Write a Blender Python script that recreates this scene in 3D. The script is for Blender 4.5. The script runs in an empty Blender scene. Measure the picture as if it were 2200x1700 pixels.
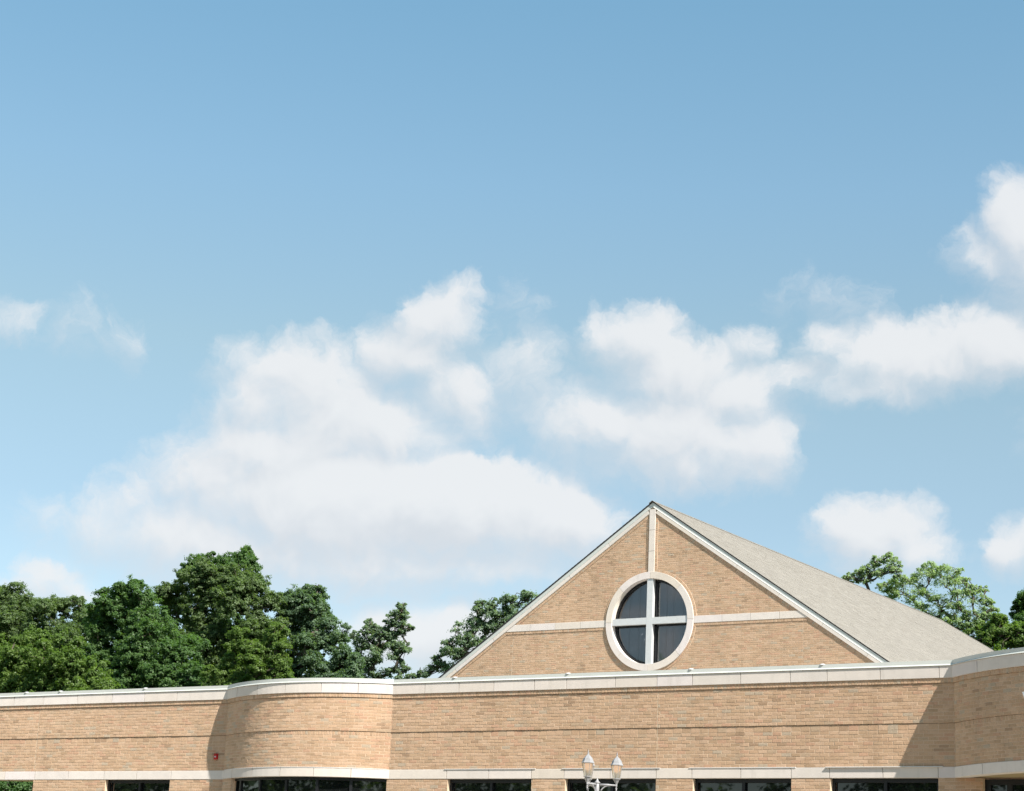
import bpy, math, random
import numpy as np
from mathutils import Matrix, Vector

random.seed(7)
rng = np.random.default_rng(11)
sc = bpy.context.scene
COL = sc.collection
R = math.radians

# ------------------------------------------------------------------ camera
# World frame: X runs along the church front (right +), Y into the building, Z up.
EYE = 1.6
FPX = 4236.56                      # focal length in pixels of the 2200 px wide photograph
YAW, PITCH, ROLL = R(33.385), R(15.065), R(2.602)
fw = np.array([-math.sin(YAW) * math.cos(PITCH), math.cos(YAW) * math.cos(PITCH), math.sin(PITCH)])
r0 = np.array([math.cos(YAW), math.sin(YAW), 0.0])
u0 = np.cross(r0, fw)
rt = math.cos(ROLL) * r0 + math.sin(ROLL) * u0
up = -math.sin(ROLL) * r0 + math.cos(ROLL) * u0
cam_d = bpy.data.cameras.new('camera')
cam = bpy.data.objects.new('camera', cam_d)
COL.objects.link(cam)
cam_d.sensor_width = 36.0
cam_d.lens = 36.0 * FPX / 2200.0
cam_d.clip_start = 0.1
cam_d.clip_end = 5000
M = Matrix.Identity(4)
for i in range(3):
    M[i][0], M[i][1], M[i][2] = rt[i], up[i], -fw[i]
M[2][3] = EYE
cam.matrix_world = M
sc.camera = cam

def ray(px, py):
    return (px - 1100) / FPX * rt - (py - 850) / FPX * up + fw

def on_plane(px, py, Y):
    """world x, z where the sight line through a photo point meets the vertical plane y = Y"""
    d = ray(px, py)
    return Y * d[0] / d[1], Y * d[2] / d[1] + EYE

def x_at(px, Y, z):
    """world x of the photo column px at depth Y and height z"""
    q = np.array([0, Y, z - EYE])
    k = (px - 1100) / FPX
    return float((k * (q @ fw) - q @ rt) / (rt[0] - k * fw[0]))

# ------------------------------------------------------------------ light
SUN_AZ, SUN_EL = R(69.5), R(44.5)       # azimuth measured from the wall's outward normal towards +X
sun_dir = Vector((math.sin(SUN_AZ) * math.cos(SUN_EL), -math.cos(SUN_AZ) * math.cos(SUN_EL), math.sin(SUN_EL)))
sd = bpy.data.lights.new('sun', 'SUN')
sd.energy = 3.0
sd.angle = R(0.53)
sd.color = (1.0, 0.955, 0.885)
sun = bpy.data.objects.new('sun', sd)
COL.objects.link(sun)
sun.rotation_mode = 'QUATERNION'
sun.rotation_quaternion = sun_dir.to_track_quat('Z', 'Y')
sun.location = (30, -30, 60)

sc.view_settings.view_transform = 'Standard'
sc.view_settings.look = 'None'
sc.view_settings.exposure = 1.75
sc.view_settings.gamma = 1.0

class NT:
    """small helper to wire shader nodes"""
    def __init__(self, tree):
        self.t = tree
        tree.nodes.clear()
    def n(self, kind, **kw):
        nd = self.t.nodes.new(kind)
        for k, v in kw.items():
            if k.startswith('i_'):
                key = k[2:]
                nd.inputs[int(key) if key.isdigit() else key.replace('_', ' ')].default_value = v
            else:
                setattr(nd, k, v)
        return nd
    def l(self, a, b):
        self.t.links.new(a, b)
    def math(self, op, a, b=None, c=None, clamp=False):
        nd = self.t.nodes.new('ShaderNodeMath')
        nd.operation = op
        nd.use_clamp = clamp
        for i, v in enumerate((a, b, c)):
            if v is None: continue
            if isinstance(v, (int, float)): nd.inputs[i].default_value = v
            else: self.l(v, nd.inputs[i])
        return nd.outputs[0]
    def vmath(self, op, a, b=None):
        nd = self.t.nodes.new('ShaderNodeVectorMath')
        nd.operation = op
        for i, v in enumerate((a, b)):
            if v is None: continue
            if isinstance(v, (tuple, list)): nd.inputs[i].default_value = v
            else: self.l(v, nd.inputs[i])
        return nd.outputs['Value'] if op in ('DOT_PRODUCT', 'LENGTH') else nd.outputs[0]
    def mix(self, fac, a, b, blend='MIX'):
        nd = self.t.nodes.new('ShaderNodeMix')
        nd.data_type = 'RGBA'
        nd.blend_type = blend
        for i, v in ((0, fac), (6, a), (7, b)):
            if isinstance(v, (int, float)): nd.inputs[i].default_value = v
            elif isinstance(v, (tuple, list)): nd.inputs[i].default_value = (*v[:3], 1)
            else: self.l(v, nd.inputs[i])
        return nd.outputs[2]
    def rng(self, v, a, b, c=0.0, d=1.0, kind='LINEAR'):
        nd = self.t.nodes.new('ShaderNodeMapRange')
        nd.interpolation_type = kind
        self.l(v, nd.inputs[0])
        for i, x in enumerate((a, b, c, d)): nd.inputs[1 + i].default_value = x
        return nd.outputs[0]
    def noise(self, vec, scale, detail=4, rough=0.55, dist=0.0):
        nd = self.t.nodes.new('ShaderNodeTexNoise')
        nd.inputs['Scale'].default_value = scale
        nd.inputs['Detail'].default_value = detail
        nd.inputs['Roughness'].default_value = rough
        nd.inputs['Distortion'].default_value = dist
        if vec is not None: self.l(vec, nd.inputs['Vector'])
        return nd

# ------------------------------------------------------------------ sky with clouds
# cloud masses: (photo x, photo y, half width, half height, strength); turned into compass directions
CLOUDS = [
    (700, 1180, 420, 95, .95), (430, 1150, 270, 85, .85), (1060, 1165, 250, 80, .85), (780, 1005, 240, 80, .75), (330, 1110, 200, 75, .62), (520, 1050, 190, 110, 1.0), (740, 1090, 300, 120, 1.45), (980, 1090, 270, 105, 1.5),
    (1150, 1120, 170, 75, 1.2), (820, 1205, 430, 60, .9), (1230, 1110, 80, 45, .6),
    (620, 790, 140, 60, .75), (560, 870, 110, 90, .8), (690, 880, 170, 130, .95), (800, 920, 190, 90, .9), (600, 980, 190, 90, .95),
    (950, 690, 105, 80, .85), (890, 770, 120, 70, .85), (1015, 630, 45, 45, .6), (960, 830, 110, 90, .75), (700, 735, 60, 28, .4),
    (1370, 740, 115, 75, .95), (1440, 800, 150, 90, 1.0), (1420, 930, 240, 105, .95), (1240, 900, 120, 80, .55), (1600, 960, 110, 80, .9),
    (1560, 850, 120, 80, .75), (1625, 735, 55, 45, .45), (1150, 830, 90, 90, .36), (1100, 780, 70, 60, .3), (1380, 1010, 180, 35, .5),
    (1960, 770, 170, 75, .95), (1880, 830, 170, 42, .7), (2120, 740, 110, 75, .9), (2030, 680, 50, 28, .5), (1770, 740, 70, 48, .6), (1720, 810, 90, 40, .5),
    (2175, 470, 60, 95, .9), (2150, 555, 80, 50, .65), (2230, 520, 90, 130, .9), (2100, 540, 60, 40, .4), (2330, 600, 160, 120, .9),
    (1850, 1150, 85, 75, .85), (1930, 1140, 100, 65, .6), (1980, 1180, 80, 50, .55), (2180, 1180, 60, 55, .85), (2280, 1160, 120, 70, .9),
    (40, 690, 60, 35, .34), (280, 725, 44, 48, .36), (190, 690, 40, 30, .08), (110, 1225, 70, 30, .5), (60, 1262, 90, 30, .55), (170, 1265, 90, 25, .45),
    (900, 1370, 130, 80, .95), (1000, 1360, 110, 70, .9), (790, 1350, 70, 40, .55), (1780, 630, 90, 45, .2), (1840, 660, 60, 30, .16), (1110, 640, 50, 40, .14),
    (-300, 700, 160, 70, .7), (-500, 950, 260, 110, .95), (2550, 900, 240, 110, .95), (2700, 1200, 260, 90, .9),
    (1500, -420, 420, 170, .8), (400, -700, 380, 160, .85), (2500, -500, 380, 190, .8), (-700, -200, 420, 180, .8),
]
world = bpy.data.worlds.new('World')
sc.world = world
world.use_nodes = True
world.cycles.sampling_method = 'MANUAL'
world.cycles.sample_map_resolution = 512
w = NT(world.node_tree)
tc = w.n('ShaderNodeTexCoord')
sep = w.n('ShaderNodeSeparateXYZ')
w.l(tc.outputs['Generated'], sep.inputs[0])
# azimuth measured from the view's compass heading (wraps far behind), elevation; both scaled so 1 unit = 1000 photo px
az = w.math('MULTIPLY', w.math('ARCTAN2', w.math('MULTIPLY_ADD', sep.outputs[0], math.cos(YAW), w.math('MULTIPLY', sep.outputs[1], math.sin(YAW))),
            w.math('MULTIPLY_ADD', sep.outputs[1], math.cos(YAW), w.math('MULTIPLY', sep.outputs[0], -math.sin(YAW)))), FPX / 1000)
el = w.math('MULTIPLY', w.math('ARCSINE', sep.outputs[2]), FPX / 1000)
cmb = w.n('ShaderNodeCombineXYZ')
w.l(az, cmb.inputs[0]); w.l(el, cmb.inputs[1])
P = cmb.outputs[0]
# warp the coordinates so that cloud outlines billow
wn = w.noise(P, 5.5, 5, .6)
warp = w.n('ShaderNodeVectorMath', operation='MULTIPLY_ADD')
w.l(w.vmath('SUBTRACT', wn.outputs['Color'], (.5, .5, .5)), warp.inputs[0])
warp.inputs[1].default_value = (.16, .13, 0)
w.l(P, warp.inputs[2])
wn2 = w.noise(warp.outputs[0], 19, 4, .6)
warp2 = w.n('ShaderNodeVectorMath', operation='MULTIPLY_ADD')
w.l(w.vmath('SUBTRACT', wn2.outputs['Color'], (.5, .5, .5)), warp2.inputs[0])
warp2.inputs[1].default_value = (.06, .05, 0)
w.l(warp.outputs[0], warp2.inputs[2])
PW = warp2.outputs[0]
grp = bpy.data.node_groups.new('cloud_field', 'ShaderNodeTree')
grp.interface.new_socket('P', in_out='INPUT', socket_type='NodeSocketVector')
grp.interface.new_socket('Field', in_out='OUTPUT', socket_type='NodeSocketFloat')
g = NT(grp)
gi, go = g.n('NodeGroupInput'), g.n('NodeGroupOutput')
field = None
# clouds low in the opposite sky, the ones mirrored by the round window
MIRRORED = [(1340, 1330, 60, 22, .5), (1375, 1395, 55, 20, .25), (1450, 1265, 46, 24, .45), (1435, 1395, 34, 42, .6)]
for px, py, rx, ry, s in CLOUDS + MIRRORED:
    d = ray(px, py); d = d / np.linalg.norm(d)
    if (px, py, rx, ry, s) in MIRRORED: d = d * np.array([1, -1, 1])
    hx = d[0] * math.cos(YAW) + d[1] * math.sin(YAW); hy = d[1] * math.cos(YAW) - d[0] * math.sin(YAW)
    a, e = math.atan2(hx, hy) * FPX / 1000, math.asin(d[2]) * FPX / 1000
    v = g.vmath('MULTIPLY', g.vmath('SUBTRACT', gi.outputs[0], (a, e, 0)), (1000 / (rx * 1.32), 1000 / (ry * 1.32), 0))
    q = g.math('SUBTRACT', 1.0, g.vmath('DOT_PRODUCT', v, v))
    q = g.math('MULTIPLY', q, s)
    field = q if field is None else g.math('SMOOTH_MAX', field, q, .25)
g.l(g.math('MAXIMUM', field, -.9), go.inputs[0])
def cloud_density(vec, detail, amp):
    gn = w.n('ShaderNodeGroup'); gn.node_tree = grp
    w.l(vec, gn.inputs[0])
    nz = w.noise(vec, 6.5, detail, .66, .35)
    return w.math('ADD', gn.outputs[0], w.math('MULTIPLY', w.math('SUBTRACT', nz.outputs[0], .5), amp))
dens = cloud_density(PW, 11, 1.5)
sh_ = w.n('ShaderNodeVectorMath', operation='ADD'); w.l(P, sh_.inputs[0]); sh_.inputs[1].default_value = (.02, .05, 0)
d_a = cloud_density(P, 3, .8)
d_b = cloud_density(sh_.outputs[0], 3, .8)
# sun side bright, underside and thick parts greyer
n2 = w.noise(PW, 4.0, 7, .6)
shade = w.math('ADD', w.math('SUBTRACT', d_a, d_b), w.math('MULTIPLY', w.math('SUBTRACT', n2.outputs[0], .5), .55))
shade = w.rng(shade, -.42, .34, 0, 1, 'SMOOTHSTEP')
mr = w.n('ShaderNodeMapRange', interpolation_type='SMOOTHSTEP')     # crisper on the sunlit side, fading out below
w.l(dens, mr.inputs[0])
w.l(w.math('MULTIPLY_ADD', shade, .34, -.40), mr.inputs[1])
w.l(w.math('MULTIPLY_ADD', shade, -.62, 1.36), mr.inputs[2])
mask = mr.outputs[0]
ccol = w.mix(shade, (2.10, 2.20, 2.33), (2.60, 2.63, 2.67))
sky = w.n('ShaderNodeTexSky', sky_type='NISHITA')
sky.sun_disc = False
sky.sun_elevation = SUN_EL
sky.sun_rotation = math.atan2(sun_dir.x, sun_dir.y)
sky.altitude = 200
sky.air_density = 1.0
sky.dust_density = .6
sky.ozone_density = 1.0
hsv = w.n('ShaderNodeHueSaturation')
hsv.inputs['Saturation'].default_value = .92
hsv.inputs['Value'].default_value = .57
w.l(sky.outputs[0], hsv.inputs['Color'])
tint = w.n('ShaderNodeValToRGB')
w.l(sep.outputs[2], tint.inputs[0])
tint.color_ramp.elements[0].position = .12; tint.color_ramp.elements[0].color = (.78, .79, .75, 1)
tint.color_ramp.elements[1].position = .46; tint.color_ramp.elements[1].color = (.77, 1.07, 1.0, 1)
te2 = tint.color_ramp.elements.new(.2); te2.color = (.78, .81, .74, 1)
te3 = tint.color_ramp.elements.new(.36); te3.color = (.86, 1.025, .925, 1)
te = tint.color_ramp.elements.new(.28); te.color = (.88, .925, .77, 1)
clear = w.mix(1.0, hsv.outputs[0], tint.outputs[0], 'MULTIPLY')
skyc = w.mix(w.math('MULTIPLY', mask, .90), clear, ccol)
bg = w.n('ShaderNodeBackground')
bg.inputs['Strength'].default_value = 0.1
w.l(skyc, bg.inputs['Color'])
wo = w.n('ShaderNodeOutputWorld')
w.l(bg.outputs[0], wo.inputs[0])

# ------------------------------------------------------------------ materials
def mat(name):
    m = bpy.data.materials.new(name)
    m.use_nodes = True
    return m, NT(m.node_tree)

def finish(m, t, color, rough=.8, spec=.3, metal=0.0, bump=None, dist=.01, bstr=1.0):
    b = t.n('ShaderNodeBsdfPrincipled')
    for key, v in (('Base Color', color), ('Roughness', rough), ('Specular IOR Level', spec), ('Metallic', metal)):
        if isinstance(v, (int, float)): b.inputs[key].default_value = v
        elif isinstance(v, tuple): b.inputs[key].default_value = (*v[:3], 1)
        else: t.l(v, b.inputs[key])
    if rough > .8: b.inputs['Diffuse Roughness'].default_value = 1.0
    if bump is not None:
        bp = t.n('ShaderNodeBump')
        bp.inputs['Distance'].default_value = dist
        bp.inputs['Strength'].default_value = bstr
        t.l(bump, bp.inputs['Height'])
        t.l(bp.outputs[0], b.inputs['Normal'])
    o = t.n('ShaderNodeOutputMaterial')
    t.l(b.outputs[0], o.inputs[0])
    return m

def ramp(t, fac, stops, const=False):
    r = t.n('ShaderNodeValToRGB')
    cr = r.color_ramp
    cr.interpolation = 'CONSTANT' if const else 'LINEAR'
    while len(cr.elements) < len(stops): cr.elements.new(.5)
    for e_, (p_, c_) in zip(cr.elements, stops):
        e_.position = p_
        e_.color = (*c_, 1)
    t.l(fac, r.inputs[0])
    return r.outputs[0]

def make_brick():
    m, t = mat('tan_brick')
    at = t.n('ShaderNodeAttribute', attribute_name='rnd')
    pos = t.n('ShaderNodeNewGeometry').outputs['Position']
    c = ramp(t, at.outputs['Fac'], [(0, (0.488, 0.327, 0.211)), (0.18, (0.512, 0.35, 0.229)), (0.36, (0.527, 0.36, 0.24)), (0.52, (0.478, 0.328, 0.212)), (0.64, (0.534, 0.373, 0.254)), (0.75, (0.504, 0.318, 0.211)), (0.83, (0.463, 0.335, 0.227)), (0.89, (0.433, 0.294, 0.188)), (0.94, (0.45, 0.356, 0.261)), (0.975, (0.386, 0.257, 0.167))], True)
    f = t.noise(pos, 38, 5, .65)
    g = t.noise(pos, 130, 3, .6)
    big = t.noise(pos, .55, 4, .6)
    mp = t.n('ShaderNodeMapping'); mp.inputs['Scale'].default_value = (2.2, 2.2, .35)
    t.l(pos, mp.inputs[0])
    wash = t.noise(mp.outputs[0], 1.1, 5, .65)           # rain wash and old stains
    k = t.math('MULTIPLY', t.rng(f.outputs[0], .25, .75, .82, 1.15), t.rng(big.outputs[0], .3, .7, .92, 1.06))
    k = t.math('MULTIPLY', k, t.rng(wash.outputs[0], .52, .75, 1.03, .84))
    cc = t.vmath('SCALE', c); nd = cc.node; t.l(k, nd.inputs['Scale'])
    h = t.math('ADD', f.outputs[0], t.math('MULTIPLY', g.outputs[0], .5))
    return finish(m, t, cc, .92, .15, bump=h, dist=.004, bstr=.8)

def make_mortar():
    m, t = mat('cream_mortar')
    pos = t.n('ShaderNodeNewGeometry').outputs['Position']
    f = t.noise(pos, 60, 4, .6)
    big = t.noise(pos, 1.5, 3, .6)
    c = t.mix(f.outputs[0], (.54, .40, .28), (.66, .505, .37))
    c = t.mix(t.rng(big.outputs[0], .45, .75, 0, .35), c, (.42, .34, .25))
    return finish(m, t, c, .95, .1, bump=f.outputs[0], dist=.004)

def make_stone():
    m, t = mat('cast_limestone')
    at = t.n('ShaderNodeAttribute', attribute_name='rnd')
    pos = t.n('ShaderNodeNewGeometry').outputs['Position']
    c = ramp(t, at.outputs['Fac'], [(0, (.63, .56, .495)), (.25, (.68, .615, .565)), (.5, (.63, .57, .515)), (.68, (.67, .605, .58)), (.85, (.63, .555, .475)), (1, (.675, .61, .55))])
    f = t.noise(pos, 3.0, 6, .65)
    fine = t.noise(pos, 90, 3, .6)
    st = t.n('ShaderNodeMapping'); st.inputs['Scale'].default_value = (4.5, 4.5, .5)
    t.l(pos, st.inputs[0])
    stain = t.noise(st.outputs[0], 1.6, 5, .65)
    k = t.math('MULTIPLY', t.rng(f.outputs[0], .3, .7, .94, 1.04), t.rng(fine.outputs[0], .3, .7, .97, 1.03))
    cc = t.vmath('SCALE', c); t.l(k, cc.node.inputs['Scale'])
    c2 = t.mix(t.rng(stain.outputs[0], .56, .78, 0, .28), cc, (.36, .32, .27))
    return finish(m, t, c2, .85, .25, bump=fine.outputs[0], dist=.002)

def simple(name, col, rough=.5, spec=.4, metal=0.0, var=.08, scale=6, bump=0):
    m, t = mat(name)
    pos = t.n('ShaderNodeNewGeometry').outputs['Position']
    f = t.noise(pos, scale, 5, .6)
    k = t.rng(f.outputs[0], .3, .7, 1 - var, 1 + var)
    cc = t.vmath('SCALE', col); t.l(k, cc.node.inputs['Scale'])
    return finish(m, t, cc, rough, spec, metal, bump=f.outputs[0] if bump else None, dist=bump)

def make_shingle():
    m, t = mat('grey_shingle')
    at = t.n('ShaderNodeAttribute', attribute_name='rnd')
    pos = t.n('ShaderNodeNewGeometry').outputs['Position']
    c = ramp(t, at.outputs['Fac'], [(0, (.21, .191, .165)), (.3, (.236, .216, .19)), (.6, (.224, .205, .178)), (.85, (.25, .229, .20)), (1, (.212, .193, .167))])
    f = t.noise(pos, 45, 4, .7)
    big = t.noise(pos, .35, 5, .6)
    k = t.math('MULTIPLY', t.rng(f.outputs[0], .3, .7, .86, 1.14), t.rng(big.outputs[0], .3, .7, .97, 1.03))
    cc = t.vmath('SCALE', c); t.l(k, cc.node.inputs['Scale'])
    return finish(m, t, cc, .95, .15, bump=f.outputs[0], dist=.006)

def make_leaf(name, stops, trans=.35):
    m, t = mat(name)
    at = t.n('ShaderNodeAttribute', attribute_name='rnd')
    c = ramp(t, at.outputs['Fac'], stops)
    d = t.n('ShaderNodeBsdfPrincipled')
    d.inputs['Roughness'].default_value = .48
    d.inputs['Specular IOR Level'].default_value = .35
    t.l(c, d.inputs['Base Color'])
    tr = t.n('ShaderNodeBsdfTranslucent')
    t.l(t.mix(1.0, c, (1.1, 1.25, .45), 'MULTIPLY'), tr.inputs['Color'])
    mx = t.n('ShaderNodeMixShader')
    mx.inputs[0].default_value = trans
    t.l(d.outputs[0], mx.inputs[1]); t.l(tr.outputs[0], mx.inputs[2])
    o = t.n('ShaderNodeOutputMaterial')
    t.l(mx.outputs[0], o.inputs[0])
    return m

def make_dark_pane():
    m, t = mat('dark_window_glass')
    return finish(m, t, (.006, .007, .007), .015, .85)

def make_tinted_pane():
    m, t = mat('tinted_round_glass')
    tr = t.n('ShaderNodeBsdfTransparent'); tr.inputs[0].default_value = (.70, .77, .86, 1)
    gl = t.n('ShaderNodeBsdfGlossy'); gl.inputs['Roughness'].default_value = .02
    fr = t.n('ShaderNodeFresnel'); fr.inputs[0].default_value = 2.25
    mx = t.n('ShaderNodeMixShader')
    t.l(fr.outputs[0], mx.inputs[0]); t.l(tr.outputs[0], mx.inputs[1]); t.l(gl.outputs[0], mx.inputs[2])
    o = t.n('ShaderNodeOutputMaterial'); t.l(mx.outputs[0], o.inputs[0])
    return m

def make_lantern_glass():
    m, t = mat('lantern_glass')
    tr = t.n('ShaderNodeBsdfTransparent'); tr.inputs[0].default_value = (.93, .92, .88, 1)
    gl = t.n('ShaderNodeBsdfGlossy'); gl.inputs['Roughness'].default_value = .12
    df = t.n('ShaderNodeBsdfTranslucent'); df.inputs[0].default_value = (.72, .68, .58, 1)
    a = t.n('ShaderNodeMixShader'); a.inputs[0].default_value = .5
    t.l(tr.outputs[0], a.inputs[1]); t.l(df.outputs[0], a.inputs[2])
    b = t.n('ShaderNodeMixShader'); b.inputs[0].default_value = .12
    t.l(a.outputs[0], b.inputs[1]); t.l(gl.outputs[0], b.inputs[2])
    o = t.n('ShaderNodeOutputMaterial'); t.l(b.outputs[0], o.inputs[0])
    return m

def emit(name, col, s):
    m, t = mat(name)
    e = t.n('ShaderNodeEmission'); e.inputs[0].default_value = (*col, 1); e.inputs[1].default_value = s
    o = t.n('ShaderNodeOutputMaterial'); t.l(e.outputs[0], o.inputs[0])
    return m

BRICK, MORTAR, STONE, SHINGLE = make_brick(), make_mortar(), make_stone(), make_shingle()
PANE, TPANE, LGLASS = make_dark_pane(), make_tinted_pane(), make_lantern_glass()
CAP = simple('painted_cap_metal', (.52, .52, .48), .45, .5, 0, .03, 2)
HOOD = simple('white_drip_metal', (.58, .57, .56), .45, .5, 0, .04, 3)
FRAME = simple('black_window_frame', (.010, .010, .011), .4, .4)
BARS = simple('white_cross_paint', (.51, .51, .505), .6, .3, 0, .05, 8)
CURT = simple('grey_curtain', (.56, .55, .55), .9, .1, 0, .1, 2)
SOFFIT = simple('tan_soffit', (.46, .36, .22), .8, .2, 0, .05, 4)
DECK = simple('roof_membrane', (.60, .57, .52), .9, .2, 0, .1, 1)
DARK = simple('shingle_edge_shadow', (.035, .035, .04), .9, .1)
REDP = simple('red_alarm_plastic', (.42, .008, .012), .3, .5, 0, .02)
LENS = simple('clear_strobe_lens', (.8, .8, .8), .15, .6, 0, .02)
LPAINT = simple('white_lamp_enamel', (.27, .262, .262), .42, .5, 0, .10, 40)
BULB = emit('warm_bulb_glow', (1.0, .66, .44), .36)
BARK = simple('grey_bark', (.095, .078, .06), .95, .1, 0, .3, 9, .02)
INTER = simple('dim_interior_paint', (.12, .11, .10), .9, .1)
JOINT = simple('dirty_stone_joint', (.32, .28, .235), .95, .1)
SEAL = simple('joint_sealant', (.54, .42, .30), .8, .2, 0, .05, 9)

# ------------------------------------------------------------------ mesh helpers
class MB:
    def __init__(self):
        self.v, self.f, self.r = [], [], []
    def quad(self, pts, r=0.0):
        b = len(self.v)
        self.v.extend(tuple(p) for p in pts)
        self.f.append(tuple(range(b, b + len(pts))))
        self.r.append(r)
    def poly(self, verts, faces, r=0.0):
        b = len(self.v)
        self.v.extend(tuple(p) for p in verts)
        for fc in faces:
            self.f.append(tuple(i + b for i in fc))
            self.r.append(r)
    def block(self, Mp, u0, u1, v0, v1, d0, d1, bev=0.0, seg=1, r=0.0):
        """box in wall coordinates (along, up, outward); the front edge is bevelled"""
        us = [u0 + (u1 - u0) * i / seg for i in range(seg + 1)]
        rows = []
        for i, u in enumerate(us):
            ue = u + (bev if i == 0 else (-bev if i == seg else 0))
            rows.append([(u, v0, d0), (u, v0, d1 - bev), (ue, v0 + bev, d1), (ue, v1 - bev, d1), (u, v1, d1 - bev), (u, v1, d0)])
        V = [Mp(*p) for row in rows for p in row]
        F = []
        for i in range(seg):
            a, c = i * 6, (i + 1) * 6
            for k in range(5):
                F.append((a + k, c + k, c + k + 1, a + k + 1))
            F.append((a + 5, c + 5, c, a))
        F.append((5, 4, 3, 2, 1, 0))
        e = seg * 6
        F.append((e, e + 1, e + 2, e + 3, e + 4, e + 5))
        self.poly(V, F, r)
    def box(self, c, s, r=0.0, rotz=0.0):
        x, y, z = (k / 2 for k in s)
        cs, sn = math.cos(rotz), math.sin(rotz)
        V = []
        for dz in (-z, z):
            for dx, dy in ((-x, -y), (x, -y), (x, y), (-x, y)):
                V.append((c[0] + dx * cs - dy * sn, c[1] + dx * sn + dy * cs, c[2] + dz))
        self.poly(V, [(3, 2, 1, 0), (4, 5, 6, 7), (0, 1, 5, 4), (1, 2, 6, 5), (2, 3, 7, 6), (3, 0, 4, 7)], r)
    def tube(self, path, radii, n=8, r=0.0, cap=True):
        path = [Vector(p) for p in path]
        rings = []
        for i, p in enumerate(path):
            d = (path[min(i + 1, len(path) - 1)] - path[max(i - 1, 0)]).normalized()
            a = d.cross(Vector((0, 0, 1)) if abs(d.z) < .9 else Vector((1, 0, 0))).normalized()
            b = d.cross(a)
            rings.append([p + (a * math.cos(2 * math.pi * k / n) + b * math.sin(2 * math.pi * k / n)) * radii[i] for k in range(n)])
        V = [p for rg in rings for p in rg]
        F = []
        for i in range(len(path) - 1):
            for k in range(n):
                k2 = (k + 1) % n
                F.append((i * n + k, i * n + k2, (i + 1) * n + k2, (i + 1) * n + k))
        if cap:
            F.append(tuple(range(n - 1, -1, -1)))
            F.append(tuple((len(path) - 1) * n + k for k in range(n)))
        self.poly(V, F, r)
    def lathe(self, c, prof, n=8, rot=0.0, r=0.0, cap=True):
        V, F = [], []
        for rad, z in prof:
            for k in range(n):
                a = rot + 2 * math.pi * k / n
                V.append((c[0] + rad * math.cos(a), c[1] + rad * math.sin(a), c[2] + z))
        for i in range(len(prof) - 1):
            for k in range(n):
                k2 = (k + 1) % n
                F.append((i * n + k, i * n + k2, (i + 1) * n + k2, (i + 1) * n + k))
        if cap:
            F.append(tuple(range(n - 1, -1, -1)))
            F.append(tuple((len(prof) - 1) * n + k for k in range(n)))
        self.poly(V, F, r)
    def build(self, name, materials, parent=None, smooth=False, fmat=None):
        me = bpy.data.meshes.new(name)
        me.from_pydata([tuple(map(float, v)) for v in self.v], [], self.f)
        at = me.attributes.new('rnd', 'FLOAT', 'FACE')
        at.data.foreach_set('value', np.array(self.r, dtype=np.float32))
        if not isinstance(materials, (list, tuple)): materials = [materials]
        for m_ in materials: me.materials.append(m_)
        if fmat is not None: me.polygons.foreach_set('material_index', np.array(fmat, dtype=np.int32))
        if smooth: me.polygons.foreach_set('use_smooth', np.ones(len(me.polygons), dtype=bool))
        me.update()
        o = bpy.data.objects.new(name, me)
        COL.objects.link(o)
        if parent is not None:
            o.parent = parent
            if parent.parent is None and parent.type == 'EMPTY':
                o.matrix_parent_inverse = Matrix.Translation(parent.location).inverted()
        return o

def thing(name, label, cat, loc=(0, 0, 0), group=None):
    o = bpy.data.objects.new(name, None)
    COL.objects.link(o)
    o.empty_display_size = .5
    o.location = loc
    o['label'] = label
    o['category'] = cat
    if group: o['group'] = group
    return o

def structure(o, kind='structure'):
    o['kind'] = kind
    return o

# ------------------------------------------------------------------ the church
YW = 36.0                               # plane of the front wall
H = lambda z: z + EYE
GROUND = 0.0
Z_LB, Z_LT = H(3.057), H(3.2585)        # limestone lintel course
Z_GR = H(4.084)                         # step between lower and upper brickwork
Z_RK = H(4.838)                         # underside of the rowlock course
Z_CB, Z_CT = H(4.927), H(5.155)         # coping stone
Z_DR = H(5.185)                         # drip of the metal cap
Z_TOP = H(5.262)

def straight(Y):
    return lambda u, v, d: (u, Y - d, v)

def arc(cx, cy, rad):
    return lambda u, v, d: (cx + (rad + d) * math.sin(u / rad), cy - (rad + d) * math.cos(u / rad), v)

FLAT = straight(YW)
XL0, XL1 = -31.40, -26.55               # left bay chord
ch = (XL1 - XL0) / 2; sag = .75
RB = (ch * ch + sag * sag) / (2 * sag)
CXB, CYB = (XL0 + XL1) / 2, YW - sag + RB
BAY = arc(CXB, CYB, RB)
AB = math.asin(ch / RB) * RB
XR0 = -13.39; RR = 5.6; AR = R(46)
CXR, CYR = XR0 + RR * math.sin(AR), YW + RR * math.cos(AR)
RBAY = arc(CXR, CYR, RR)
XR1 = 2 * CXR - XR0

church = thing('church_building', 'tan brick church with gabled hall, round cross window and flat limestone-capped front wing', 'church', (-22, YW, 0))

COURSE = .0677
def rb():
    return random.random()

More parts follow.
